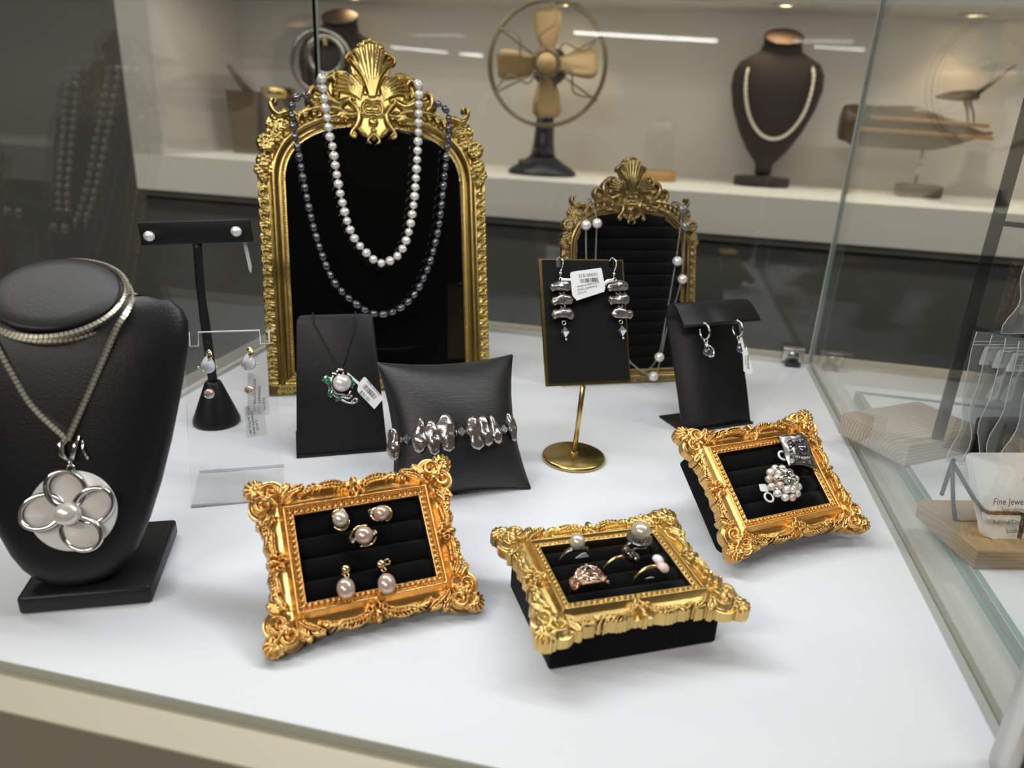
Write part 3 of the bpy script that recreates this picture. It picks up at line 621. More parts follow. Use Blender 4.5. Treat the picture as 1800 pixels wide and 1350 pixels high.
    # side fans
    for t in range(7):
        b = math.radians(20 + t * 10.5); L = 24 + 4 * math.sin(t * .55); R.stroke([(10, 258.5), (10 + L * .55 * math.cos(b + .25), 258.5 + L * .5 * math.sin(b + .25)), (10 + L * math.cos(b), 258.5 + L * .86 * math.sin(b))], (.35, 1.25, 1.45), (8.2, 8.6, 8.0))
    R.stamp(31.5, 280, 2.6, 8.4); R.stamp(36.5, 276, 2.2, 8.2)
    # palmette
    for t in range(8):
        b = math.radians(90 - t * 3.9); L = (47, 47.5, 47, 46, 44.5, 42, 38.5, 34)[t]
        R.stroke([(t * .35, 262), (L * .5 * math.cos(b) * .8 + t * .2, 262 + L * .5), (L * math.cos(b) * (1.06 if t > 5 else .95), 262 + L * math.sin(b) * .99)], (.35, .85 + .25 * (t % 2), 1.45), (9.6, 9.0 + .5 * (t % 2), 8.8 - .12 * t))
    R.stroke([(13.5, 300), (18.5, 297), (21.5, 293.4), (19.5, 291)], (1.6, 1.9, 1.6, 1.2), (8.4, 8.8, 8.6, 8.2)); R.stamp(0, 309.4, 2.6, 9.2); R.stamp(3.4, 308.2, 2.2, 9.0); R.stamp(10.5, 304.5, 2.0, 8.6)
    # shield with C scrolls
    for rq in np.arange(0, 13, 1.5): R.stroke([(0, 226 + rq * .1), (rq, 232), (rq * .9, 246), (rq * 1.25, 256), (rq * .8, 262)], 2.2, 7.6, .35)
    R.stroke([(16.2, 258.6), (19.2, 260.2), (19.6, 256.8), (15.2, 252.6), (12.0, 246), (13.6, 238), (18.4, 231.6), (19.6, 227.6), (16.6, 226.2), (15.2, 228.6)], (1.4, 1.5, 1.7, 2.1, 2.4, 2.5, 2.3, 2.0, 1.6, 1.5), (9.6, 9.8, 9.6, 9.4, 9.4, 9.4, 9.4, 9.4, 9.6, 9.8))
    R.stamp(16.2, 229, 2.0, 9.6)
    R.stroke([(.4, 255.6), (2.6, 257), (6.4, 256.6), (8.6, 252), (7.4, 247), (3.4, 245.2), (2.0, 247)], (.9, 1.0, 1.2, 1.35, 1.2, 1.0, .8), (9.4, 9.6, 9.8, 9.8, 9.8, 9.6, 9.4)); R.stamp(3.0, 251, 3.2, 8.4, .6)
    R.stamp(0, 240.4, 4.0, 8.2, .7); R.stamp(0, 239.4, 3.6, 8.4, .75); R.stamp(0, 232.2, 2.4, 8.6)
    R.stroke([(1.2, 229), (4.4, 225.4), (5.0, 222.6), (2.8, 221.6)], (1.4, 1.6, 1.5, 1.2), (9, 9, 9.2, 9.2)); R.stroke([(8, 229.6), (11, 231.4), (13, 235)], (1.3, 1.7, 1.0), (8.6, 9, 8.6))
    R.mirror_x(); R.H = np.where(R.H > 0, smooth(np.where(R.H > 0, R.H, 4.5), 1), -1.0)
    return R.mesh('carved_frame', z0=0.0), A
MIRROR_ME, ARCH = mirror_relief()
def arch_slab(inset, z0, z1, v0):
    g = G(); R_ = [(x - inset, y) for x, y in arch_pts(77, v0, 186, 236.5 - inset)]; P = R_ + [(-x, y) for x, y in R_[::-1]][1:]
    g.prism([(x * .001, y * .001) for x, y in P], z0, z1); return g
def arch_beads():
    g = G(); A = np.array(arch_pts(79.4, 21, 186, 238.9)); A = resample(A, 2.35)
    for x, y in A:
        for s_ in (-1, 1): g.sphere((s_ * x * .001, y * .001, .0048), .00105, 6, 4)
    for x in np.arange(-77, 77, 2.35): g.sphere((x * .001, .0176, .0048), .00105, 6, 4)
    return g.me('beaded_border')
ABEAD = arch_beads()
PB = pose(-.2358, .5961, .0006, .4722, 1.2949) @ TR(0, 0, -.006); PS = pose(-.017, .693, .0006, .45, 1.33) @ TR(0, 0, -.005) @ SCL(.695, .700, .75)
mir = thing('arched_mirror', 'large gold arched mirror with palmette crest and pearl necklaces hung over it', 'mirror', PB)
fr = part('carved_frame', MIRROR_ME, 'gold_m', mir); part('beaded_border', ABEAD, 'gold_m', fr, kind='stuff')
part('mirror_glass', arch_slab(-1.5, .0008, .0034, 18.5), 'mirror_dark', mir); part('backing_board', arch_slab(-9, -.0030, .0005, 6), 'suede', mir)
g = G(); g.add([(-.02, .012, -.0032), (.02, .012, -.0032), (.02, .17, -.0032), (-.02, .17, -.0032), (-.018, .030, -.100), (.018, .030, -.100), (.018, .034, -.100), (-.018, .034, -.100)], [(0, 1, 2, 3), (0, 4, 5, 1), (4, 7, 6, 5), (3, 2, 6, 7), (0, 3, 7, 4), (1, 5, 6, 2)], False)
part('easel_leg', g, 'suede', mir)
sm = thing('arched_ring_holder', 'small gold arched frame with black ridged velvet, pearl station chain hung on it', 'jewelry display', PS)
fr = part('carved_frame', MIRROR_ME.copy(), 'gold_s', sm); fr.data.materials.clear(); fr.data.materials.append(M['gold_s'])
b2 = ABEAD.copy(); b2.materials.clear(); b2.materials.append(M['gold_s']); part('beaded_border', b2, 'gold_s', fr, kind='stuff')
part('backing_board', arch_slab(-9, -.0030, .0005, 6), 'suede', sm)
for k in range(13):
    v = 22 + k * 16.6; w = 77 if v < 186 else 77 * max(.02, 1 - ((v + 6 - 186) / 50.5) ** 2.35) ** (1 / 2.35)
    if v > 228: break
    g = G(); prof = [(.0083 * math.cos(a), .0058 * math.sin(a)) for a in np.linspace(0, PI, 12)]
    g.loft([[(x, y, z + .0006) for y, z in prof] for x in np.linspace(-w * .001 - .001, w * .001 + .001, 4)], closed_rings=False); part('velvet_roll', g, 'velvet', sm, TR(0, v * .001 + .006, 0))
g = G(); g.add([(-.02, .012, -.0032), (.02, .012, -.0032), (.02, .17, -.0032), (-.02, .17, -.0032), (-.018, .022, -.070), (.018, .022, -.070), (.018, .026, -.070), (-.018, .026, -.070)], [(0, 1, 2, 3), (0, 4, 5, 1), (4, 7, 6, 5), (3, 2, 6, 7), (0, 3, 7, 4), (1, 5, 6, 2)], False)
part('easel_leg', g, 'suede', sm)
# ------------------------------------------------------------------ black display forms
def supel(w, f, b, n=28, e=2.3):
    """half-width w, front depth f (+z) and back depth b (-z)"""
    out = []
    for i in range(n):
        a = 2 * PI * i / n; c, s_ = math.cos(a), math.sin(a)
        x = w * math.copysign(abs(c) ** (2 / e), c); z = math.copysign(abs(s_) ** (2 / e), s_) * (f if s_ > 0 else b); out.append((x, z))
    return out
# big bust on the left
PBU = pose(-.2745, .2680, .010, .43, math.radians(72))
bu = thing('necklace_bust', 'large black leatherette bust wearing the silver flower pendant', 'jewelry bust', PBU)
g = G(); sec = [(-1, 6, 3, 3), (1, 13, 6, 5), (5, 20, 8.5, 7), (10, 25, 10, 8), (17, 29.5, 11.5, 9), (32, 36, 13, 10), (50, 42, 14.5, 11), (72, 48, 15.5, 12), (94, 53, 16, 13), (112, 56.5, 15.5, 14), (125, 58.5, 14, 15), (134, 58.5, 11, 15.5), (140, 56, 7.5, 15), (144, 51.5, 4, 14), (147, 44, 0, 12), (148, 34, -3, 10)]
g.loft([[(x * .001, v * .001, (z) * .001) for x, z in supel(w, f, b, 36)] for v, w, f, b in sec])
# neck with its slanting oval top
ca, sa = math.cos(math.radians(45)), math.sin(math.radians(45))
def disc(r1, r2, h, n=36, cv=149, cn=-1):
    out = []
    for i in range(n):
        a = 2 * PI * i / n; x = r1 * math.cos(a) - 3.5; y = r2 * math.sin(a)      # y>0 towards the front rim
        out.append((x * .001, (cv - y * sa + h * ca) * .001, (cn + y * ca + h * sa) * .001))
    return out
rings = [[(x * .001, 118 * .001, z * .001) for x, z in supel(38, 13, 9, 36, 2)], disc(33, 24, -16), disc(29.5, 24, -8), disc(29.6, 26, -3), disc(30.4, 27.6, -1), disc(30.2, 27.4, .4), disc(28.6, 25.8, 1.2), disc(21, 19, 1.6), disc(8, 7, 1.8)]
rings[0] = [(x, v, z) for x, v, z in rings[0]]
g.loft(rings); part('bust_form', g, 'leather', bu)
g = G(); Pb = PBU.inverted() @ (TR(-.2745, .2680, 0) @ RZ(.43)); g.rbox(-.0255, .0365, -.010, .058, .0003, .0105, .002, T=Pb); part('base_block', g, 'leather', bu)
g = G(); g.rbox(-.020, .016, .012, .034, .009, .090, .003, T=Pb @ TR(0, .002, 0) @ RX(-.28)); part('support_post', g, 'leather', bu)

# T-bar
PT = TR(-.3370, .4885, 0) @ RZ(.33)
tb = thing('earring_tbar', 'black T-bar earring stand with cone foot behind the clear acrylic panel', 'earring stand', PT)
g = G(); g.lathe([(0, .0003), (.0172, .0003), (.0182, .0014), (.0182, .003), (.0172, .006), (.0065, .034), (.0055, .0355), (0, .036)], 36); part('cone_base', g, 'leather', tb)
g = G(); g.tube(spline([(0, 0, .033), (-.001, 0, .07), (-.0022, 0, .11), (-.0012, 0, .146)], 6), [.0036] * 10 + [.0032] * 9, 12); part('pole', g, 'leather', tb)
g = G(); g.rbox(-.0400, .0385, -.004, .003, .1450, .1620, .0009, T=TR(0, 0, .152) @ RY(-.06) @ TR(0, 0, -.152)); part('cross_bar', g, 'leather', tb)

# clear acrylic panel
PA = pose(-.2513, .3779, .0002, .4855, 1.155)
ac = thing('acrylic_earring_stand', 'clear acrylic slant-back earring panel beside the bust', 'earring stand', PA)
w, h = .0282, .1128; t = .0011; sl = [(-.0222, .0025), (.0218, .0030)]
out = [(-w, 0), (w, 0), (w, h), (.0248, h), (.0248, h - .009), (.0188, h - .009), (.0188, h), (-.0192, h), (-.0192, h - .009), (-.0247, h - .009), (-.0247, h), (-w, h)]
g = G(); g.prism(out, -t, t); part('panel', g, 'acrylic', ac)
g = G(); g.tube([(x, y, 0) for x, y in out[2:]], .0006, 4); part('polished_edge', g, 'acrylic_edge', ac)
I = PA.inverted(); W0 = TR(-.2513, .3779, 0) @ RZ(.4855)
g = G(); g.box(-w, w, .0005, .048, .0003, .0024, T=I @ W0); part('foot_plate', g, 'acrylic', ac)
g = G(); g.tube([W0 @ Vector(p) for p in ((-w, .048, .0014), (w, .048, .0014))], .0006, 4, T=I); g.tube([W0 @ Vector(p) for p in ((-w, .0, .0014), (w, .0, .0014))], .0009, 4, T=I); part('polished_edge', g, 'acrylic_edge', ac)

# slant pendant stand
PP = pose(-.2170, .4644, .0006, .493, 1.2065)
ps = thing('pendant_stand', 'black slant pendant stand in front of the large mirror', 'pendant stand', PP)
def rpoly(pts, rad, n=5):
    out = []
    for i in range(len(pts)):
        p0, p1, p2 = (Vector(pts[i - 1]), Vector(pts[i]), Vector(pts[(i + 1) % len(pts)])); r = rad[i]
        if r == 0: out.append(tuple(p1)); continue
        a = p1 + (p0 - p1).normalized() * r; b = p1 + (p2 - p1).normalized() * r
        for k in range(n + 1):
            q = k / n; out.append(tuple(a * (1 - q) ** 2 + p1 * 2 * q * (1 - q) + b * q * q))
    return out
face = rpoly([(-.0335, 0), (.0335, 0), (.0282, .1052), (-.0280, .1052)], (.0005, .0005, .006, .006))
def softslab(g, poly, z0, z1, b, T=None):
    """slab with its front edge rounded"""
    c = Vector((sum(p[0] for p in poly) / len(poly), sum(p[1] for p in poly) / len(poly)))
    def ins(d): return [tuple(c + (Vector(p) - c) * (1 - d / max(1e-6, (Vector(p) - c).length))) for p in poly]
    R_ = [(ins(0), z0), (ins(0), z1 - b), (ins(b * .3), z1 - b * .3), (ins(b), z1)]
    g.loft([[(x, y, z) for x, y in p] for p, z in R_], T=T); return g
g = softslab(G(), face, -.004, 0, .0012); part('front_panel', g, 'leather', ps)
g = G(); Wp = TR(-.2170, .4644, 0) @ RZ(.493); I = PP.inverted(); g.box(-.0335, .0335, -.001, .044, .0003, .0022, T=I @ Wp); part('foot_plate', g, 'leather', ps)
g = G(); V = [Wp @ Vector(p) for p in ((-.024, .040, .002), (.024, .040, .002), (.020, .0415, .002), (-.020, .0415, .002))]
g.add([Vector((-.026, .100, -.0042)), Vector((.026, .100, -.0042)), I @ (Wp @ Vector((.031, .042, .0022))), I @ (Wp @ Vector((-.031, .042, .0022))), Vector((-.026, .098, -.0060)), Vector((.026, .098, -.0060)), I @ (Wp @ Vector((.031, .044, .0022))), I @ (Wp @ Vector((-.031, .044, .0022)))], [(0, 1, 2, 3), (7, 6, 5, 4), (0, 4, 5, 1), (2, 6, 7, 3), (1, 5, 6, 2), (0, 3, 7, 4)], False); part('back_strut', g, 'leather', ps)

# bracelet pillow
PIL = pose(-.0713, .453, .0006, .5303, .9921)
def pil_n(a, b): return .021 * (max(0, 1 - a * a) ** .55) * (max(0, 1 - b * b) ** .55)
def pil_uv(a, b): return (-.0488 + .0488 * a * (1 - .13 * (1 - b * b) * (abs(a) ** 3)), .0485 + .0485 * b * (1 - .09 * (1 - a * a) * (abs(b) ** 3)))
pi_ = thing('bracelet_pillow', 'black cushion pillow wearing the stick pearl bracelet', 'jewelry pillow', PIL)
N_ = 34; V = []; F = []
for sgn in (1, -1):
    for j in range(N_ + 1):
        for i in range(N_ + 1):
            a = math.sin(PI / 2 * (2 * i / N_ - 1)); b = math.sin(PI / 2 * (2 * j / N_ - 1)); u, v = pil_uv(a, b)
            wr = .0006 * math.sin(u * 260 + v * 90) * (1 - abs(b)) * abs(a) ** 4
            V.append((u, v, sgn * (pil_n(a, b) + .0004) + wr))
o2 = (N_ + 1) ** 2
for j in range(N_):
    for i in range(N_):
        a = j * (N_ + 1) + i; F.append((a, a + 1, a + N_ + 2, a + N_ + 1)); F.append((o2 + a, o2 + a + N_ + 1, o2 + a + N_ + 2, o2 + a + 1))
for i in range(N_):
    for (p, q) in ((i, i + 1), ((N_ * (N_ + 1)) + i + 1, (N_ * (N_ + 1)) + i), ((i + 1) * (N_ + 1), i * (N_ + 1)), (i * (N_ + 1) + N_, (i + 1) * (N_ + 1) + N_)): F.append((q, p, o2 + p, o2 + q))
g = G(); g.add([(x, y, z) for x, y, z in V], F); part('cushion', g, 'satin', pi_)
g = G(); E_ = [pil_uv(math.sin(t), -1) for t in np.linspace(-1.5, 1.5, 12)] + [pil_uv(1, math.sin(t)) for t in np.linspace(-1.5, 1.5, 12)] + [pil_uv(-math.sin(t), 1) for t in np.linspace(-1.5, 1.5, 12)] + [pil_uv(-1, -math.sin(t)) for t in np.linspace(-1.5, 1.5, 12)]
g.tube([(x, y, 0) for x, y in E_], .0008, 6, closed=True); part('seam', g, 'satin', pi_)

# brass easel card stand
PCD = pose(-.0479, .512, .109, .5437, 1.1589) @ RZ(-.0307)
bs = thing('brass_earring_stand', 'brass earring stand with black card, disc foot and thin pole', 'earring stand', TR(-.0483, .5108, 0))
Ib = TR(.0483, -.5108, 0)
g = G(); g.lathe([(0, .0003), (.0243, .0003), (.0245, .0012), (.0240, .0030), (.0225, .0038), (0, .0044)], 48); part('disc_foot', g, 'brass', bs)
pt_ = Ib @ PCD @ Vector((-.004, -.046, -.003)); g = G(); g.tube([(0, 0, .003), (pt_.x * .5, pt_.y * .5, pt_.z * .5), tuple(pt_)], .0019, 12); g.sphere((0, 0, .005), .0034, 12, 8, (1, 1, .6)); part('pole', g, 'brass', bs)
w, h = .03335, .04545
cut = lambda u: [(u + .0022, h), (u + .0022, h - .006), (u - .0022, h - .006), (u - .0022, h)]
g = G(); g.prism([(-w, -h), (w, -h), (w, h)] + cut(.0235) + cut(-.0180) + [(-w, h)], -.0025, -.0008, T=Ib @ PCD); part('brass_plate', g, 'brass', bs)
g = G(); w2, h2 = w - .0016, h - .0012; cut2 = lambda u: [(u + .0024, h2), (u + .0024, h - .0062), (u - .0024, h - .0062), (u - .0024, h2)]
g.prism([(-w2 + .001, -h2 + .0012), (w2, -h2 + .0012), (w2, h2)] + cut2(.0235) + cut2(-.0180) + [(-w2 + .001, h2)], -.0008, .0003, T=Ib @ PCD); part('black_card', g, 'suede', bs)

# curved earring ramp
PR = pose(.0365, .587, .0006, .61, math.radians(65))
rs = thing('earring_ramp', 'black curled-over earring ramp behind the right gold tray', 'earring stand', PR)
prof = [(0, -.0012), (.03, 0), (.07, 0), (.092, 0), (.1005, .0012), (.1060, .0055), (.1068, .0115), (.1030, .0172), (.0960, .0215), (.0860, .0265)]
prof = [tuple(p) for p in spline(prof, 4)]
def slabprof(prof, w0, w1, th):
    n = len(prof); rows = []
    for s_ in (0, 1):
        for i, (v, z) in enumerate(prof):
            a = prof[max(0, i - 1)]; b = prof[min(n - 1, i + 1)]; d = Vector((b[0] - a[0], b[1] - a[1])).normalized(); nv, nz = d.y, -d.x
            q = i / (n - 1); xl = w0[0] + (w1[0] - w0[0]) * q; xr = w0[1] + (w1[1] - w0[1]) * q
            rows.append([(xl, v + nv * th * s_, z + nz * th * s_), (xr, v + nv * th * s_, z + nz * th * s_)])
    top, bot = rows[:n], rows[n:]
    V = [p for r in top for p in r] + [p for r in bot for p in r]; F = []
    for i in range(n - 1):
        a = 2 * i; F.append((a, a + 1, a + 3, a + 2)); c = 2 * n + a; F.append((c, c + 2, c + 3, c + 1)); F.append((a, a + 2, c + 2, c)); F.append((a + 1, c + 1, c + 3, a + 3))
    F.append((0, 2 * n, 2 * n + 1, 1)); e = 2 * (n - 1); F.append((e, e + 1, 2 * n + e + 1, 2 * n + e)); return V, F
V, F = slabprof(prof, (-.0005, .0705), (-.0065, .0715), .0022)
g = G(); g.add(V, F); part('curled_panel', g, 'leather', rs)
g = G(); g.box(-.002, .0715, -.001, .036, .0003, .0020, T=PR.inverted() @ TR(.0365, .587, 0) @ RZ(.61)); part('foot_plate', g, 'leather', rs)
# ------------------------------------------------------------------ pearls, chains and stones shared by many pieces
def pearl_me(name, r, sc=(1, 1, 1)): return G().sphere((0, 0, 0), r, 24, 16, sc).me(name)
def facet(r, hh, n=8, belt=.0): 
    g = G(); V = [(0, 0, hh)] + [(r * math.cos(2 * PI * i / n), r * math.sin(2 * PI * i / n), 0) for i in range(n)] + [(0, 0, -hh)]
    F = [(0, 1 + i, 1 + (i + 1) % n) for i in range(n)] + [(n + 1, 1 + (i + 1) % n, 1 + i) for i in range(n)]; g.add(V, F, False); return g
def orient(p, d):
    """place z axis along d at p"""
    return Matrix.Translation(p) @ Vector(d).to_track_quat('Z', 'Y').to_matrix().to_4x4()
# ---- necklaces over the large mirror
NL = .0185
def strand(name, label, P2, n, me, m, step, rise, cordm):
    """P2: millimetre path on the mirror; pearls hung n in front, drawn back over the crest at both ends"""
    path = [(x * .001, y * .001, n) for x, y in P2]
    a, b = path[0], path[-1]
    path = [(a[0] - .001, a[1] - .012, -.020), (a[0] - .0005, a[1] + rise * .6, -.010), (a[0], a[1] + rise, .004)] + path + [(b[0], b[1] + rise, .004), (b[0] + .0005, b[1] + rise * .6, -.010), (b[0] + .001, b[1] - .012, -.020)]
    S = resample(spline(path, 10), step)
    t = thing(name, label, 'necklace', PB)
    part('silk_thread', G().tube([tuple(p) for p in S], .0005, 5), cordm, t)
    for i in range(len(S)):
        d = Vector(S[min(i + 1, len(S) - 1)]) - Vector(S[max(i - 1, 0)]); k = 1 + .07 * math.sin(i * 2.3)
        part('pearl', me, m, t, orient(S[i], d) @ RZ(i * 1.7) @ SCL(k))
    return t
WP = [(-43, 272), (-42.1, 264.8), (-41.5, 257.7), (-41, 248.2), (-39.9, 240.7), (-38.3, 223.1), (-36.3, 214.5), (-34.7, 198.2), (-31, 171.5), (-22.7, 139.7), (-5.3, 118.4), (3.6, 115.8), (16.5, 122.3), (25.8, 140), (32, 167.6), (35.6, 197.6), (38.2, 227.5), (39.6, 252.1), (40.4, 271)]
strand('pearl_necklace', 'round white pearl necklace draped over the large mirror crest', WP, NL, pearl_me('pearl', .0039, (1, 1, .94)), 'pearl', .0080, .004, 'paper')
GP = [(-55, 257.5), (-60.5, 258.2), (-65.5, 254.8), (-68.3, 249.4), (-68.9, 243.1), (-68.3, 228.1), (-65, 209.2), (-59.8, 171), (-52.1, 132.3), (-39.2, 97.7), (-15.6, 74.8), (4.4, 70.3), (25.2, 81.6), (41.6, 106.9), (53.2, 142.6), (59.1, 178.1), (63.9, 213.5), (66.9, 241), (65.6, 250.0), (61.0, 255.0), (55.5, 257.0)]
strand('dark_pearl_necklace', 'dark grey oval pearl necklace draped over the large mirror', GP, NL - .003, pearl_me('pearl', .0031, (1, 1, 1.32)), 'pearl_grey', .0086, -.001, 'cord')

# ---- flower pendant and box chain on the bust
fl = thing('flower_pendant_necklace', 'silver flower pendant with mother of pearl petals on a box chain', 'necklace', PBU)
n0 = .0152
PD = TR(.0045, .0405, n0) @ RX(-.03)
pd = part('backing_disc', G().lathe([(0, -.0010), (.0192, -.0010), (.0200, -.0004), (.0200, .0002), (.0190, .0007), (0, .0007)], 48), 'white_mop', fl, PD, label='white round backing disc')
ang = [math.radians(a) for a in (93, 15, -62, 172)]; cen = [(.0118 * math.cos(a) - .0016, .0118 * math.sin(a) - .0008) for a in ang]
for a, (cx, cy) in zip(ang, cen):
    T = TR(cx, cy, .0007) @ RZ(a + .5); g = G(); g.lathe([(0, .0007), (.0070, .0007), (.0071, .00069), (.0078, .0002), (.0078, 0)], 28, sx=1.14, sy=.94); part('petal_inlay', g, 'mop', pd, T)
    P = [(.0094 * 1.02 * math.cos(t), .0080 * math.sin(t), .0011 + .0011 * math.sin(t + 1.0)) for t in np.linspace(0, 2 * PI, 40)[:-1]]
    g = G(); g.tube(P, [.0010 + .0005 * abs(math.sin(t * .5 + .3)) for t in np.linspace(0, 2 * PI, 40)[:-1]], 10, closed=True); part('petal_loop', g, 'silver', pd, T)
part('centre_pearl', G().sphere((0, 0, 0), .0060, 28, 18, (1.08, .92, .72)), 'pearl', pd, TR(-.0016, -.0008, .0038))
g = G(); g.torus((.0, .0212, .0012), .0017, .0006, 'z', 16, 8); g.torus((.0002, .0240, .0016), .0015, .0006, 'x', 16, 8)
g.tube([(-.0005, .0250, .0016), (-.0030, .0285, .0030), (-.0034, .0330, .0030), (-.0012, .0360, .0012), (.0012, .0345, .0000)], [.0009, .0016, .0019, .0016, .0009], 10)
g.tube([(.0012, .0255, .0030), (.0026, .0310, .0036), (.0048, .0372, .0030)], [.0012, .0012, .0006], 8, flat=.4); g.tube([(.0058, .0350, .0018), (.0062, .0300, .0022), (.0078, .0262, .0022)], [.0007, .0007, .0005], 8); g.sphere((.0080, .0260, .0022), .0009, 8, 6); part('bail', g, 'silver', pd)
g = G(); g.prism(rpoly([(-.0205, .004), (-.0115, .0255), (.0060, .0215), (-.002, .002)], (.001, .0022, .0015, .001)), -.0016, -.0012); part('price_tag', g, 'paper', pd)
def box_links(g, S, w, th):
    for i in range(len(S) - 1):
        p = (Vector(S[i]) + Vector(S[i + 1])) / 2; d = Vector(S[i + 1]) - Vector(S[i]); T = orient(p, d) @ RZ((i % 2) * PI / 2 + .4); l = d.length * .40
        g.box(-w, w, -w, -w + th, -l, l, T=T); g.box(-w, w, w - th, w, -l, l, T=T); g.box(-w, -w + th, -w, w, -l, l, T=T); g.box(w - th, w, -w, w, -l, l, T=T); g.box(-w * .4, w * .4, -w * .4, w * .4, -l * 1.5, l * 1.5, T=T)
g = G(); c0 = (.0045, .0760, n0 + .0030)
R_ = resample(spline([c0, (.0140, .0980, .0160), (.0215, .1150, .0155), (.0282, .1310, .0140), (.0320, .1400, .0080), (.0325, .1480, -.004)], 8), .0022); box_links(g, R_, .00125, .0006)
L_ = resample(spline([c0, (-.0108, .0928, .0160), (-.0198, .1110, .0155), (-.0260, .1240, .0140), (-.0340, .1370, .0100), (-.0372, .1440, .000)], 8), .0022); box_links(g, L_, .00125, .0006)
def neckring(rx, ry, h, tw): return [((rx * math.cos(a) - 3.2) * .001, (149 - ry * math.sin(a) * sa + (h + tw * math.cos(a)) * ca) * .001, (-1 + ry * math.sin(a) * ca + (h + tw * math.cos(a)) * sa) * .001) for a in np.linspace(0, 2 * PI, 120)]
box_links(g, resample(neckring(32.0, 29.4, -3.0, 1.5), .0022), .00125, .0006); box_links(g, resample(neckring(32.8, 30.2, -5.2, -1.6), .0022), .00125, .0006)
part('box_chain', g, 'chain', fl, kind='stuff')

# ---- studs on the T-bar
for i, (u, z, lb) in enumerate(((-.0322, .1503, 'white pearl stud at the left end of the black T-bar'), (.0290, .1555, 'white pearl stud with hanging tag at the right end of the T-bar'))):
    st = thing('pearl_stud', lb, 'earring', PT @ TR(u, -.0060, z), 'studs on the T-bar')
    part('pearl', G().sphere((0, -.0012, 0), .0040, 24, 16, (1, .82, .94)), 'pearl', st); part('post', G().tube([(0, 0, 0), (0, .008, 0)], .0004, 6), 'gold', st)
    if i: part('price_tag', G().prism([(.0020, -.0075), (.0048, -.0085), (.0075, -.028), (.0066, -.0335), (.0052, -.031)], -.0002, .0002, T=TR(0, .007, 0) @ RX(PI / 2) @ RY(.5)), 'film', st)

# ---- opal and pink pearl earrings on the acrylic panel
def tear(R, L, th, n=26):
    P = []
    for i in range(n):
        a = 2 * PI * i / n; r = R * (1 - .0 * math.cos(a)); x = R * math.sin(a) * (math.sin(a / 2) ** .9 if True else 1); y = L * math.cos(a) * .5; P.append((x, y))
    return P
for i, (u, v, lb) in enumerate(((-.0140, .0925, 'white opal teardrop earring on the acrylic panel, in front of the T-bar pole'), (.0110, .0932, 'white opal teardrop earring with film tag, nearer the large mirror'))):
    e = thing('opal_earring', lb, 'earring', PA @ TR(u, v, .0012) @ SCL(1.28), 'opal earrings on the acrylic panel')
    T0 = tear(.0046, .0098, 1); g = G(); g.loft([[(x * k, y * k - .0005, z) for x, y in T0] for k, z in ((.9, 0), (1, .0008), (.86, .0024), (.5, .0034), (.1, .0038))]); part('opal', g, 'opal', e)
    g = G()
    for (x, y) in ((-.0044, -.0022), (.0042, -.0024), (-.0012, -.0050), (.0040, .0010)): g.sphere((x, y, .0014), .0006, 8, 6)
    part('prongs', g, 'gold', e)
    g = G(); g.tube(spline([(.0002, .0008, .0030), (.0020, .0030, .0036), (.0010, .0058, .0030), (-.0004, .0044, .0034)], 6), [.0005] * 5 + [.0009] * 8 + [.0006] * 6, 8, flat=.7); g.tube([(.0010, .0055, .003), (.0012, .0010, .0036)], .0006, 6); part('gold_leaf', g, 'gold', e)
    if i:
        t_ = part('film_tag', G().prism(rpoly([(-.001, -.0065), (.0085, -.0080), (.0088, -.0290), (-.0020, -.0280)], (.001, .002, .001, .001)), -.0034, -.0031), 'film', e)
        for q, s_ in enumerate(('14K YELLOW GOLD', 'OPAL EARRINGS', 'ESTATE')): part('lettering', text(s_, .0020), 'ink', t_, TR(.0020 + q * .0022, -.0185 - q * .0022, -.0029) @ RZ(PI / 2 - .04))
for i, (u, v, lb) in enumerate(((-.0139, .0722, 'pink pearl stud on the acrylic panel, in front of the cone foot'), (.0111, .0732, 'pink pearl stud with film tag below, on the acrylic panel'))):
    e = thing('pink_pearl_stud', lb, 'earring', PA @ TR(u, v, .0012), 'pink studs on the acrylic panel')
    part('pearl', G().sphere((0, 0, .0024), .0034, 24, 16, (1.0, .95, .8)), 'pearl_pink', e); part('post', G().tube([(0, 0, .001), (0, 0, -.007)], .0004, 6), 'gold', e)
    if i:
        t_ = part('film_tag', G().prism(rpoly([(-.0045, -.0100), (.0075, -.0085), (.0092, -.0300), (-.0040, -.0315)], (.001, .001, .001, .001)), -.0040, -.0037), 'film', e)
        for q, s_ in enumerate(('14K YELLOW GOLD', 'PEARL EARRINGS', 'ESTATE')): part('lettering', text(s_, .0021), 'ink', t_, TR(-.0018 + q * .0024, -.0200 - q * .0015, -.0035) @ RZ(PI / 2 + .07))

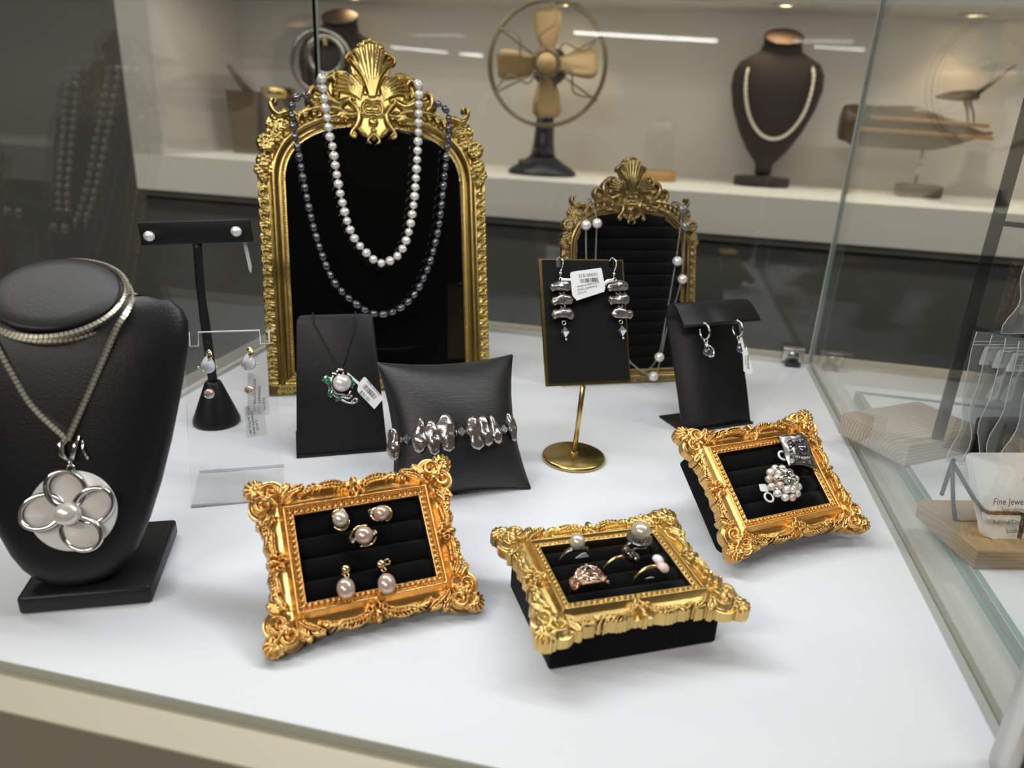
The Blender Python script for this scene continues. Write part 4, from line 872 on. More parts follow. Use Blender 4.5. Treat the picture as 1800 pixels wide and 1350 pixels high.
# ---- emerald spray pendant
em = thing('emerald_pendant', 'white pearl pendant with silver spray and green stones on black cord', 'necklace', PP)
part('cord', G().tube([(-.0160, .1066, -.002), (-.0160, .1058, .0006), (-.0161, .0985, .0006), (.0002, .0640, .0016), (.0012, .0625, .0022), (.0024, .0640, .0016), (.0152, .0983, .0006), (.0151, .1058, .0006), (.0151, .1066, -.002)], .00058, 6), 'cord', em)
sp = part('silver_spray', (lambda g: (g.torus((.0012, .0610, .0026), .0024, .0010, 'z', 20, 8), [g.tube(spline(P, 6), [.0005] + [.0008] * 20 + [.0005], 8) if False else g.tube(spline(P, 6), .0009, 7) for P in (
    [(-.0040, .0590, .002), (-.0058, .0545, .0022), (-.0048, .0490, .0022), (-.0018, .0455, .0022), (.0040, .0445, .0022)], [(-.0060, .0580, .0016), (-.0078, .0530, .0018), (-.0062, .0470, .0018), (-.0010, .0425, .0018), (.0060, .0440, .0018), (.0082, .0470, .0018)],
    [(-.0066, .0500, .0016), (-.0080, .0460, .0016), (-.0060, .0430, .0016)], [(-.0030, .0440, .0016), (.0030, .0395, .0018), (.0095, .0375, .0018), (.0128, .0395, .0018), (.0110, .0410, .0018), (.0080, .0385, .0018)], [(-.0030, .0608, .002), (.0010, .0592, .0026)], [(-.0050, .0610, .0018), (-.0010, .0600, .0024)], [(.0050, .0560, .0016), (.0090, .0520, .0018), (.0096, .0490, .0016)], [(.0010, .0430, .002), (.0065, .0415, .002), (.0090, .0435, .002)])], g)[-1])(G()), 'silver', em)
part('pearl', G().sphere((.0020, .0532, .0048), .0068, 28, 18, (1.0, .96, .8)), 'pearl', em)
for q, (x, y, a, s_) in enumerate(((-.0098, .0572, .5, 1.1), (-.0072, .0556, -.9, 1.1), (-.0086, .0540, 2.2, .9), (-.0062, .0462, 1.0, 1.1), (-.0008, .0412, .3, 1.0), (.0076, .0572, -.6, 1.0), (.0094, .0535, -.7, 1.1), (.0088, .0508, .2, .8))): part('emerald', facet(.0015 * s_, .0015, 8), 'emerald', em, TR(x, y, .0024) @ RZ(a) @ SCL(2.0, 1, 1))
tg = part('price_tag', G().prism(rpoly([(.0060, .0595), (.0070, .0608), (.0150, .0530), (.0190, .0575), (.0325, .0400), (.0250, .0320), (.0128, .0465), (.0140, .0510)], (.0003, .0003, .0003, .002, .001, .001, .002, .0003)), .0022, .0025), 'paper', em)
TA = TR(.0222, .0455, .00262) @ RZ(-.90)
for s_, dy, sz in (('640-00020', .0043, .0034), ('$35.00', -.0050, .0036)): part('lettering', text(s_, sz), 'ink', tg, TA @ TR(0, dy, 0))
part('barcode', barcode(.0125, .0036, 16, 3), 'ink', tg, TA @ TR(0, 0, 0))

# ---- stick pearls
def stick_me(L, w, th, seed, point=0.0, curve=0.0):
    r = random.Random(seed); ph = [r.uniform(0, 6.28) for _ in range(6)]; rings = []; n = 16; m = 15
    for j in range(m):
        t = j / (m - 1) * 2 - 1; prof = (1 - abs(t) ** 5.0) ** .5 if point == 0 else (1 - abs(t) ** 5.0) ** .5 * (1 - point * max(0, t) ** 1.6)
        prof = max(prof, .06); k = prof * (1 + .13 * math.sin(4.3 * t + ph[0]) + .07 * math.sin(9 * t + ph[1])); cx = curve * .5 * (1 - t * t) * w + .05 * w * math.sin(3.1 * t + ph[2])
        rings.append([(cx + w / 2 * k * math.cos(a) * (1 + .09 * math.sin(3 * a + ph[3] + 2 * t)), L / 2 * t, th / 2 * k * math.sin(a) * (1 + .16 * math.sin(4 * a + 3.5 * t + ph[4]))) for a in np.linspace(0, 2 * PI, n, endpoint=False)])
    return G().loft(rings).me('stick_pearl')
br = thing('stick_pearl_bracelet', 'bracelet of silvery stick pearls and clear crystals around the black pillow', 'bracelet', PIL)
def on_pillow(u, v, lift):
    a = max(-1.02, min(1.02, (u + .0488) / .0445)); b = (v - .0485) / .0485; return (u, v, pil_n(max(-1, min(1, a)), b) + lift)
cordp = []
for a in np.linspace(-1, 1, 25):
    u = -.0525 + .0400 * a; cordp.append((u, .0402 + .0008 * a, pil_n(max(-.999, min(.999, (u + .0488) / .0445)), -.17) + .0022))
cordp = [(cordp[0][0] - .004, .0400, .000), ] + cordp + [(cordp[-1][0] + .004, .041, .000)]
part('cord', G().tube(cordp, .0005, 6), 'cord', br)
for k, (u, v, L, w, rot, pt) in enumerate(((-.0930, .0395, .0225, .0082, -.03, .15), (-.0776, .0420, .0240, .0078, -.14, .5), (-.0697, .0392, .0235, .0085, .03, .1), (-.0603, .0415, .0258, .0095, .0, 0), (-.0410, .0395, .0235, .0086, .09, 0), (-.0333, .0405, .0215, .0072, .10, .1), (-.0262, .0408, .0205, .0066, .22, .55), (-.0125, .0425, .0205, .0062, .16, .1))):
    p = on_pillow(u, v, .0034); sl_ = (pil_n(min(.99, (u + .0508) / .0445), -.17) - pil_n(max(-.99, (u + .0468) / .0445), -.17)) / .004
    part('stick_pearl', stick_me(L, w * 1.14, .0058, 11 + k, pt, .1 * math.sin(k)), 'stick', br, TR(*p) @ RY(max(-1.1, min(1.1, -math.atan(sl_)))) @ RZ(rot))
for u in (-.0852, -.0502, -.0190):
    p = on_pillow(u, .0408, .0032); part('crystal', facet(.0036, .0034, 8), 'crystal', br, TR(*p) @ RY(PI / 2))
    for s_ in (-1, 1): part('spacer', G().torus((0, 0, 0), .0013, .0007, 'x', 10, 6), 'silver_old', br, TR(p[0] + s_ * .0038, p[1], p[2]))

# ---- stick pearl drop earrings on the brass stand
for i, (u0, lb, us) in enumerate(((-.0180, 'stick pearl drop earring holding the white 310-00001 tag, left of the black card', (-.0189, -.0186, -.0188, -.0186)), (.0240, 'stick pearl drop earring at the right edge of the brass stand card', (.0252, .0256, .0275, .0262)))):
    e = thing('stick_pearl_earring', lb, 'earring', PCD, 'stick pearl drop earrings')
    g = G(); g.tube(spline([(u0, .0452, -.0045), (u0 - .0005, .0462, .0005), (u0 + .0012, .0440, .0030), (u0 + .0014, .0400, .0034), (u0 - .0010, .0345, .0030), (u0 - .0012, .0318, .003)], 6), .00050, 7); g.sphere((u0 - .0009, .0340, .0030), .0015, 10, 8); g.torus((u0 - .0006, .0298, .0030), .0014, .00045, 'z', 14, 6); part('ear_hook', g, 'silver', e)
    for k, v in enumerate((.0242, .0146, .0046)): part('stick_pearl', stick_me(.0178, .0074, .0052, 40 + i * 7 + k, 0, .15), 'stick', e, TR(us[k], v, .0036) @ RZ(PI / 2 + (.10, .16, -.02)[k] * (1 if i == 0 else .4)))
    for k, v in enumerate((.0193, .0097)):
        g = G()
        for q in range(7): g.sphere((.0016 * math.cos(q * .9), .0009 * math.sin(q * 2.1), .0013 * math.sin(q * .9)), .0007, 6, 5)
        part('spacer', g, 'silver_old', e, TR((us[k] + us[k + 1]) / 2, v, .0034))
    part('jump_ring', G().torus((us[3], -.0012, .0034), .0014, .0004, 'z', 14, 6), 'silver', e)
    part('crystal', facet(.0034, .0042, 8), 'crystal', e, TR(us[3] + .0004, -.0078, .0036) @ RX(PI / 2)); part('end_bead', G().sphere((us[3] + .0008, -.0130, .0036), .0011, 10, 8), 'silver', e)
    if i == 0:
        tg = part('price_tag', G().prism(rpoly([(-.0128, .0345), (.0118, .0378), (.0140, .0232), (.0128, .0205), (-.0098, .0150), (-.0122, .0180)], (.0022, .0012, .0008, .0018, .0012, .0008)), .0060, .0063), 'paper', e)
        part('tag_loop', G().tube([(-.0190, .0295, .0040), (-.0150, .0290, .0060), (-.0110, .0290, .0060)], .0011, 6, flat=.25), 'paper', e); part('tag_loop', G().tube([(.0120, .0250, .0060), (.0165, .0282, .0056), (.0225, .0292, .0040)], .0016, 6, flat=.2), 'paper', e)
        TA = TR(.0010, .0260, .0064) @ RZ(.09)
        part('lettering', text('310-00001', .0036), 'ink', tg, TA @ TR(.0006, .0062, 0)); part('barcode', barcode(.0140, .0030, 18, 5), 'ink', tg, TA @ TR(.0010, .0026, 0))
        part('tag_fold', G().prism([(-.0105, .0000), (.0098, .0025), (.0120, -.0050), (-.0105, -.0115)], .0001, .0003, T=TR(.0010, .0255, .0063)), 'paper', tg)
        for q, s_ in enumerate(('BIWA & BAROQUE', 'PEARL EARRINGS', 'ESTATE')): part('lettering', text(s_, .0021, align='LEFT'), 'ink', tg, TR(-.0080, .0238 - q * .0024, .0067) @ RZ(.20))

# ---- station chain on the small arched frame
PSu = pose(-.017, .693, .0006, .45, 1.33) @ TR(0, 0, -.005)
sn = thing('station_pearl_necklace', 'fine silver chain with spaced pearls hanging on the small arched frame', 'necklace', PSu)
def fine_chain(P):
    g = G(); S = resample(spline([(x * .001, y * .001, z * .001) for x, y, z in P], 8), .0016)
    for i, p in enumerate(S): g.sphere(tuple(p), .00085, 6, 4, (1, 1, 1))
    return g
part('chain', fine_chain([(-43, 172, -6), (-45.5, 175, 6), (-49, 165, 15), (-49.5, 152.1, 16), (-46, 100, 12), (-33, 50, 12), (0, 20, 12), (20.7, 7.8, 14), (28, 20, 14), (36, 55, 13), (49.7, 101.8, 14), (51.7, 152.1, 15), (50, 168, 13), (46.5, 176, 5), (45, 172, -6)]), 'chain_dk', sn, kind='stuff')
part('chain', fine_chain([(-41, 178, -4), (-41, 177, 9), (-40, 166, 14), (-38.7, 153.8, 15), (-37, 100, 12), (-22, 50, 12), (8, 14, 12), (26.5, 26.4, 13), (36, 70, 12), (43.9, 119, 13), (48.4, 167.9, 15), (45.5, 177, 5), (44.5, 173, -6)]), 'chain_dk', sn, kind='stuff')
for x, y, m in ((-49.5, 152.1, 'pearl'), (-38.7, 153.8, 'pearl'), (48.4, 167.9, 'pearl_sage'), (51.7, 152.1, 'pearl_sage'), (43.9, 119, 'pearl'), (49.7, 101.8, 'pearl'), (26.5, 26.4, 'pearl'), (20.7, 7.8, 'pearl')): part('pearl', G().sphere((0, 0, 0), .0048, 20, 14), m, sn, TR(x * .001, y * .001, .0165))

# ---- hoop drops on the ramp
for i, (u, lb) in enumerate(((.0115, 'silver hoop earring with grey bead, left on the black ramp'), (.0450, 'silver hoop earring with hanging price tag, right on the black ramp'))):
    e = thing('hoop_drop_earring', lb, 'earring', PR @ TR(u, .0815, .0280), 'hoop drop earrings')
    g = G(); P = [(.0008 * math.sin(t), .0062 * math.cos(t) * 1.05, .0052 * math.sin(t) + .001) for t in np.linspace(-.5, 5.2, 26)]
    g.tube(P, .00075, 8); [g.sphere(p, .00105, 8, 6) for p in P[3:18:3]]; part('hoop', g, 'silver', e)
    g = G(); g.torus((0, -.0080, .001), .0016, .0006, 'z', 14, 6); g.lathe([(0, .0030), (.0016, .0024), (.0020, .0010), (.0024, -.0008)], 14, T=TR(0, -.0125, .001) @ RX(-PI / 2)); part('bead_cap', g, 'silver', e)
    part('grey_bead', G().sphere((0, -.0170, .001), .0040, 18, 12, (1.05, 1, .8)), 'pearl_grey', e)
    g = G(); g.tube(spline([(.0020, -.0120, .002), (.0046, -.0160, .003), (.0030, -.0210, .004), (-.0012, -.0212, .004)], 6), .0007, 7); part('silver_swirl', g, 'silver', e)
    if i:
        tg = part('price_tag', G().prism(rpoly([(-.0006, -.0080), (.0014, -.0080), (.0022, -.0175), (.0046, -.0195), (.0068, -.0370), (.0030, -.0395), (-.0012, -.0360), (.0004, -.0190)], (.0003, .0003, .0003, .001, .0006, .0006, .0006, .001)), .0050, .0053, T=RY(-.3)), 'paper', e)
        part('barcode', barcode(.0120, .0018, 14, 9), 'ink', tg, RY(-.3) @ TR(.0036, -.0285, .00535) @ RZ(1.44)); part('barcode', barcode(.0080, .0008, 10, 4), 'ink', tg, RY(-.3) @ TR(.0016, -.0275, .00535) @ RZ(1.44))
# ------------------------------------------------------------------ pieces on the three trays (local to each frame)
def band(g, R, r0, r1, a0=-.35, a1=PI + .35, n=30, flat=.7):
    """ring band standing in the local x-z plane, head at +z"""
    A = np.linspace(a0, a1, n); g.tube([(R * math.cos(a), 0, R * math.sin(a)) for a in A], [r0 + (r1 - r0) * abs(math.sin(a)) ** 3 if math.sin(a) > 0 else r0 for a in A], 8); return g
def fullband(g, R, r0, r1, n=40):
    A = np.linspace(0, 2 * PI, n, endpoint=False); g.tube([(R * math.cos(a), 0, R * math.sin(a)) for a in A], [r0 + (r1 - r0) * max(0, math.sin(a)) ** 3 for a in A], 8, closed=True); return g
# tray 1: studs, ring, drops
for i, (u, v, rot, lb) in enumerate(((-.0106, .0158, 1.35, 'gold swirl stud with pearl and diamond, upper left in the front left tray'), (.0107, .0152, 2.75, 'gold swirl stud with pearl and diamond, upper right in the front left tray'))):
    e = thing('pearl_swirl_stud', lb, 'earring', P1 @ TR(u, v, .0052) @ RZ(rot), 'gold swirl studs')
    part('pearl', G().sphere((0, 0, .0040), .0042, 24, 16, (1, 1, .95)), 'pearl_pink' if i else 'pearl_cream', e)
    g = G()
    for a0 in (2.4, -.9): P = [((.0044 + .0008 * math.sin(t * 1.5)) * math.cos(a0 + t), (.0044 + .0008 * math.sin(t * 1.5)) * math.sin(a0 + t), .0018 + .0006 * t) for t in np.linspace(0, 2.3, 16)]; g.tube(P, [.0004 + .0006 * math.sin(PI * k / 15) for k in range(16)], 7)
    g.tube([(0, 0, .001), (0, 0, -.005)], .0005, 6); part('gold_swirl', g, 'gold', e); part('diamond', facet(.0015, .0013, 8), 'diamond', e, TR(.0056, 0, .0030))
e = thing('pearl_ring', 'gold pearl ring with two small diamonds in the front left tray', 'ring', P1 @ TR(-.0008, .0045, .0010) @ RZ(.06)); part('band', fullband(G(), .0078, .0007, .0012), 'gold', e)
part('pearl', G().sphere((0, 0, .0105), .0047, 24, 16, (1, 1, .95)), 'pearl_pink', e)
g = G()
for s_ in (-1, 1): g.tube(spline([(s_ * .0070, -.001 * s_, .0062), (s_ * .0030, -.0050 * s_, .0095), (-s_ * .0030, -.0050 * s_, .0098)], 6), .0006, 7)
part('gold_setting', g, 'gold', e)
for s_ in (-1, 1): part('diamond', facet(.0014, .0013, 8), 'diamond', e, TR(s_ * .0058, .0008 * s_, .0090))
for i, (u, v, du, lb) in enumerate(((-.0122, -.0100, -.0018, 'pink pearl drop earring, lower left in the front left tray'), (.0056, -.0108, .0006, 'pink pearl drop earring with open link, lower right in the front left tray'))):
    e = thing('pearl_drop_earring', lb, 'earring', P1 @ TR(u, v, .0056), 'pink pearl drops')
    g = G(); g.sphere((0, 0, .0020), .0026, 16, 10); g.tube([(0, 0, .001), (0, 0, -.005)], .0005, 6); part('gold_ball', g, 'gold', e)
    g = G(); g.torus((du * .3 + .0006, -.0032, .0024), .0010, .0004, 'z', 12, 6)
    if i: [g.sphere((.0034 + .0012 * math.cos(q), .0004 + .0014 * math.sin(q), .0022), .0007, 6, 5) for q in np.linspace(0, 6.3, 7)]
    else: g.torus((-.0014, -.0004, .0004), .0024, .0006, 'x', 14, 6)
    part('gold_link', g, 'gold', e); part('pearl', G().sphere((du, -.0098 - (.001 if i else 0), .0042), .0046, 24, 16, (1.0, 1.16, .95)), 'pearl_pink', e)
# tray 2: five rings in the slots
def ring_at(name, label, u, v, R, lean, m, heavy=.0012, rz=0.0):
    e = thing(name, label, 'ring', P2 @ TR(u, v, .0030) @ RZ(rz) @ RY(lean), 'rings in the flat tray'); part('band', fullband(G(), R, .0007, heavy), m, e)
    return e
def slip(e, x, z): part('white_slip', G().prism([(-.004, 0), (.004, 0), (.0026, .0030), (-.0010, .0024)], -.0002, .0002, T=TR(x, .002, z) @ RX(PI / 2)), 'paper', e)
e = ring_at('pearl_solitaire_ring', 'silver ring with single white pearl, back left of the flat tray', -.0172, .0110, .0088, 0, 'silver_old', .0016)
part('pearl', G().sphere((0, 0, .0130), .0042, 24, 16), 'pearl_cream', e); g = G(); g.lathe([(.0012, .0078), (.0028, .0088), (.0032, .0106), (.0030, .0108)], 18); part('cup', g, 'gold', e)
for s_ in (-1, 1): [part('diamond', facet(.0008, .0007, 6), 'diamond', e, TR(s_ * (.0044 + q * .0014), 0, .0094 - q * .0008)) for q in range(2)]
slip(e, .005, .001)
e = ring_at('pearl_halo_ring', 'white gold cocktail ring with pearl in a diamond halo, back right of the flat tray', .0180, .0110, .0090, .05, 'silver_old', .0020)
g = G(); g.lathe([(.0040, .0070), (.0068, .0098), (.0070, .0106), (.0040, .0112), (.0020, .0100)], 28); part('halo_gallery', g, 'silver_old', e)
for ring_r, n, z in ((.0062, 18, .0110), (.0046, 14, .0118)):
    for q in range(n): part('diamond', facet(.0010, .0008, 6), 'diamond', e, TR(ring_r * math.cos(2 * PI * q / n), ring_r * math.sin(2 * PI * q / n), z))
part('pearl', G().sphere((0, 0, .0152), .0052, 24, 16, (1, 1, .92)), 'pearl_cream', e); slip(e, .003, .002)
e = ring_at('onyx_flower_ring', 'gold ring with dark onyx flower head, middle of the flat tray', .0030, .0, .0090, .55, 'gold', .0011)
part('onyx', G().sphere((0, 0, .0106), .0030, 16, 12), 'onyx', e); g = G()
for q in range(6): g.sphere((.0036 * math.cos(q * PI / 3), .0036 * math.sin(q * PI / 3), .0112), .0017, 10, 8, (1, 1, 1.2))
part('dark_petals', g, 'onyx', e); g = G(); [g.sphere((.0042 * math.cos(q * PI / 3 + .5), .0042 * math.sin(q * PI / 3 + .5), .0118), .0007, 6, 5) for q in range(6)]; part('gold_prongs', g, 'gold', e); slip(e, .006, .0005)
e = ring_at('filigree_ring', 'wide rose gold filigree ring with a small stone, front left of the flat tray', -.0180, -.0110, .0098, 0, 'rose', .0012)
g = G()
for k in range(5):
    a = PI / 2 + (k - 2) * .5; wv = .0058 - .0009 * abs(k - 2) * 1.2
    for s_ in (-1, 1): g.tube(spline([(.0100 * math.cos(a + .25), 0, .0100 * math.sin(a + .25)), (.0102 * math.cos(a + .1), s_ * wv, .0102 * math.sin(a + .1)), (.0104 * math.cos(a - .2), s_ * wv * .7, .0104 * math.sin(a - .2)), (.0102 * math.cos(a - .05), s_ * wv * .3, .0102 * math.sin(a - .05))], 5), .00055, 6)
for s_ in (-1, 1): g.tube([(.0101 * math.cos(a), s_ * (.0062 * math.sin(a) ** 2), .0101 * math.sin(a)) for a in np.linspace(.35, PI - .35, 24)], .0006, 6); [g.sphere((.0104 * math.cos(a), s_ * (.0064 * math.sin(a) ** 2), .0104 * math.sin(a)), .0008, 6, 5) for a in (.5, 1.1, 1.57, 2.05, 2.6)]
part('filigree', g, 'rose', e, kind='stuff'); rings = [[(.0099 * math.cos(a), y, .0099 * math.sin(a)) for a in np.linspace(.5, PI - .5, 20)] for y in (-.0040, .0040)]
part('filigree_plate', G().add([p for r in rings for p in r] + [(x * .96, y, z * .96) for r in rings for x, y, z in r], [(i, i + 1, 21 + i, 20 + i) for i in range(19)] + [(40 + i, 60 + i, 61 + i, 41 + i) for i in range(19)]), 'rose', e)
g = G(); g.tube([(-.0050, 0, .0098), (0, -.0052, .0112), (.0050, 0, .0098), (0, .0052, .0112)], .0005, 6, closed=True); part('lozenge', g, 'silver', e); part('diamond', facet(.0013, .001, 8), 'diamond', e, TR(0, 0, .0114))
e = ring_at('two_stone_ring', 'gold bypass ring with round white opal and pink stone, front right of the flat tray', .0155, -.0108, .0092, .45, 'gold', .0012)
part('white_opal', G().sphere((0, .0032, .0112), .0033, 20, 14, (1, 1, .8)), 'opal', e); part('pink_stone', G().sphere((-.0006, -.0032, .0112), .0034, 20, 14, (1, 1, .8)), 'pinkopal', e)
g = G(); g.lathe([(.0018, .0082), (.0031, .0094), (.0034, .0106)], 16, T=TR(0, .0032, 0)); g.lathe([(.0018, .0082), (.0031, .0094), (.0034, .0106)], 16, T=TR(-.0006, -.0032, 0)); part('gold_cups', g, 'gold', e); slip(e, .002, -.001)
# tray 3
e = thing('square_pearl_ring', 'hammered square silver ring with three dark pearls in the right gold tray', 'ring', P3 @ TR(.0240, .0135, .0020) @ RZ(-.20), 'rings in the right tray'); part('band', fullband(G(), .0088, .0009, .0016), 'silver_old', e, RZ(.3))
g = G(); N_ = 12; V = []
for j in range(N_ + 1):
    for i in range(N_ + 1):
        a, b = 2 * i / N_ - 1, 2 * j / N_ - 1; V.append((.0105 * a * (1 + .06 * b * b), .0115 * b * (1 + .08 * math.sin(3 * a)), .0118 - .0028 * a * a + .0005 * math.sin(7 * a + 5 * b) * (1 if b < 0 else .5)))
F = [(j * (N_ + 1) + i, j * (N_ + 1) + i + 1, (j + 1) * (N_ + 1) + i + 1, (j + 1) * (N_ + 1) + i) for j in range(N_) for i in range(N_)]; o2 = len(V); V2 = V + [(x, y, z - .0012) for x, y, z in V]
F2 = F + [tuple(o2 + q for q in f[::-1]) for f in F]
for i in range(N_):
    for (p, q) in ((i, i + 1), (N_ * (N_ + 1) + i + 1, N_ * (N_ + 1) + i), ((i + 1) * (N_ + 1), i * (N_ + 1)), (i * (N_ + 1) + N_, (i + 1) * (N_ + 1) + N_)): F2.append((q, p, o2 + p, o2 + q))
g.add(V2, F2); part('hammered_plate', g, 'silver_old', e)
g = G()
for q in range(9): a = q * .7; g.stroke if False else g.tube([(-.006 + .0012 * q, -.0085 + .0006 * math.sin(q), .0122), (-.0055 + .0012 * q, -.0045 + .0005 * math.cos(q), .0126)], .0006, 6)
for q in range(5): g.sphere((-.0078 + .0005 * q, -.004 + .0026 * q, .0118), .0011, 8, 6)
part('leaf_relief', g, 'silver_old', e)
for x, y, r in ((.0006, -.0005, .0043), (-.0036, .0048, .0024), (.0018, .0056, .0026)): part('dark_pearl', G().sphere((x, y, .0126), r, 20, 14, (1, 1, .85)), 'pearl_grey', e)
part('white_tag', G().torus((-.0110, -.0028, .0070), .0030, .0008, 'z', 16, 6), 'paper', e)
e = thing('pearl_cluster_ring', 'round pearl cluster ring with silver starfish in the right gold tray', 'ring', P3 @ TR(-.0005, -.0060, .0020) @ RZ(.10), 'rings in the right tray'); part('band', fullband(G(), .0088, .0009, .0014), 'gold', e)
g = G(); g.lathe([(.002, .0075), (.0095, .0090), (.0100, .0100), (.0060, .0120), (0, .0125)], 28); part('dome_setting', g, 'silver', e)
cols = ('pearl', 'pearl_pink', 'pearl_cream', 'pearl')
for q in range(12): a = 2 * PI * q / 12; part('pearl', G().sphere((.0100 * math.cos(a), .0100 * math.sin(a), .0108), .0026, 16, 12), cols[q % 4], e)
for q in range(8): a = 2 * PI * q / 8 + .2; part('pearl', G().sphere((.0060 * math.cos(a), .0060 * math.sin(a), .0135), .0026, 16, 12), cols[(q * 3 + 1) % 4], e)
part('pearl', G().sphere((0, 0, .0148), .0026, 16, 12), 'pearl', e)
g = G(); [g.tube([(0, .002, .0178), (.0042 * math.cos(2 * PI * q / 5 + .6), .002 + .0042 * math.sin(2 * PI * q / 5 + .6), .0172), (.0078 * math.cos(2 * PI * q / 5 + .6), .002 + .0078 * math.sin(2 * PI * q / 5 + .6), .0150)], [.0016, .0013, .0006], 8) for q in range(5)]; part('starfish', g, 'silver', e)
part('white_tag', G().prism(rpoly([(-.0175, .0), (-.0120, -.002), (-.0110, .003), (-.0160, .0045)], (.001,) * 4), .0085, .0088), 'paper', e); part('white_tag', G().torus((-.0135, -.0050, .0080), .0030, .0007, 'z', 14, 6), 'paper', e)

# ------------------------------------------------------------------ beyond the right pane
ZT = .0101
b1 = tag(part('card_holder_block', G().rbox(0, .095, 0, .060, 0, .0125, .0008), 'wood', None, TR(.1995, .4165, ZT) @ RZ(.27)), 'pale wooden block with wire card rest beyond the right pane', 'card holder')
PK = pose(.2096, .432, ZT + .0127, .3042, .9318)
wr = thing('wire_card_rest', 'bent black wire rest holding up the business cards', 'card holder', PK)
g = G(); g.tube(spline([(-.0050, .0300, -.0260), (-.0100, .0470, -.0045), (-.0105, .0475, -.002)], 4), .0013, 10)
g.tube([(-.0112, .0472, -.0030), (-.0045, .0240, .0010), (-.0015, .0170, .0030), (.0010, .0152, .0040), (.0205, .0148, .0040), (.0228, .0140, .0042), (.0226, .0120, .0044), (.0165, .0002, .0052)], .0013, 10)
g.tube([(-.0112, .0472, -.0030), (-.0085, .0240, -.0120), (-.0060, .0130, -.0165), (-.0020, .0116, -.0170), (.0300, .0116, -.0170)], .0013, 10); part('wire', g, 'blkmetal', wr)
for k in range(3):
    c = thing('business_card', ('white business card with black print, front of the stack', 'white business card second in the stack', 'white business card at the back of the stack')[k], 'business card', PK @ TR(-.0012 * k, .0006 * k, -.0006 - .0009 * k), 'business cards')
    part('card', G().prism(rpoly([(0, 0), (.088, 0), (.088, .0515), (0, .0515)], (.005,) * 4), 0, .0005), 'paper', c)
    if k == 0:
        for s_, x, y, sz, sh in (('Fine Jewel', .0085, .0220, .0058, .35), ('Specializing', .0132, .0172, .0038, 0), ('Ashland City, TN  3', .0058, .0098, .0038, 0), ('Email: as', .0132, .0046, .0038, 0), ('A', .0315, .0372, .0065, 0)): part('lettering', text(s_, sz, align='LEFT', shear=sh, sx=.9), 'ink', c, TR(x, y, .00056))
b2 = tag(part('rack_block', G().rbox(-.0100, .080, 0, .065, 0, .018, .0008), 'wood2', None, TR(.2060, .5590, ZT) @ RZ(.62)), 'washed wooden block with end grain rings, foot of the black bag rack', 'display rack')
rk = thing('bag_rack', 'black metal upright rack hung with clear jewelry bags', 'display rack', TR(.2225, .572, ZT + .018))
g = G(); g.rbox(-.0042, .0042, -.0020, .0020, .0001, .36, .001); part('upright', g, 'blkmetal', rk)
g = G(); g.tube([(.004, -.001, .0890), (.060, -.020, .0890)], .0018, 8); g.tube([(.004, -.001, .1640), (.060, -.030, .1640)], .0018, 8); part('peg', g, 'blkmetal', rk)
def bag(label, T, w, h, seed, tagtxt=None, content=None):
    r = random.Random(seed); b = thing('plastic_bag', label, 'bag', T, 'clear jewelry bags'); nx, ny = 9, 14
    f = lambda i, j, s_: (w * (i / nx - .5) * (1 + .05 * math.sin(j * .8 + seed)) + .002 * math.sin(j * .55 + seed), -h * j / ny, s_ * (.0004 + .0030 * math.sin(PI * i / nx) * math.sin(PI * min(1, j / ny)) ** .7) + .0010 * math.sin(i * 1.9 + j * 1.1 + seed))
    V = [f(i, j, 1) for j in range(ny + 1) for i in range(nx + 1)] + [f(i, j, -1) for j in range(ny + 1) for i in range(nx + 1)]; o = (nx + 1) * (ny + 1); F = []
    for j in range(ny):
        for i in range(nx): a = j * (nx + 1) + i; F += [(a, a + 1, a + nx + 2, a + nx + 1), (o + a, o + a + nx + 1, o + a + nx + 2, o + a + 1)]
    part('bag_film', G().add(V, F), 'bag', b)
    ed = [f(0, j, 0) for j in range(ny + 1)] + [f(i, ny, 0) for i in range(1, nx + 1)] + [f(nx, j, 0) for j in range(ny - 1, -1, -1)]
    part('seam', G().tube(ed, .00035, 5), 'bag_edge', b)
    g = G(); [g.tube([f(0, jj, 0), f(nx / 2, jj, 0), f(nx, jj, 0)], .0005, 5) for jj in (1.0, 1.35)]; part('zip_track', g, 'bag_edge', b)
    if tagtxt is not None:
        t = part('price_label', G().prism(rpoly([(-.021, -.009), (.007, -.009), (.009, -.0225), (-.0235, -.0225)], (.002,) * 4), .0056, .0058), 'paper', b)
        if tagtxt: part('lettering', text(tagtxt[0], .0038), 'ink', t, TR(-.0105, -.0120, .00588)); part('barcode', barcode(.015, .0032, 14, seed), 'ink', t, TR(-.0105, -.0157, .00585)); part('lettering', text(tagtxt[1], .0036), 'ink', t, TR(-.0105, -.0196, .00588))
    if content == 'dark': part('dark_pouch', G().rbox(-w * .40, w * .42, -h * .96, -h * .62, -.0012, .0012, .001), 'velvet', b)
    if content == 'beads':
        g = G(); q = random.Random(seed + 3); [g.tube([(q.uniform(-.3, .4) * w, -h * .97 + q.uniform(0, .010), q.uniform(-.0015, .0015)), (q.uniform(-.3, .4) * w, -h * .97 + q.uniform(.004, .018), q.uniform(-.0015, .0015))], .0007, 5) for _ in range(60)]; part('brown_beads', g, 'fabric_br', b, kind='stuff')
    if content == 'pearl': part('large_pearl', G().sphere((.004, -h * .80, .001), .0095, 24, 16, (1, 1.1, .5)), 'pearl', b); part('green_slip', G().box(-.020, -.006, -h * .8, -h * .55, -.0005, .0005), mat('green_slip', (.20, .32, .16), .6), b)
    return b
YW = RZ(.35)
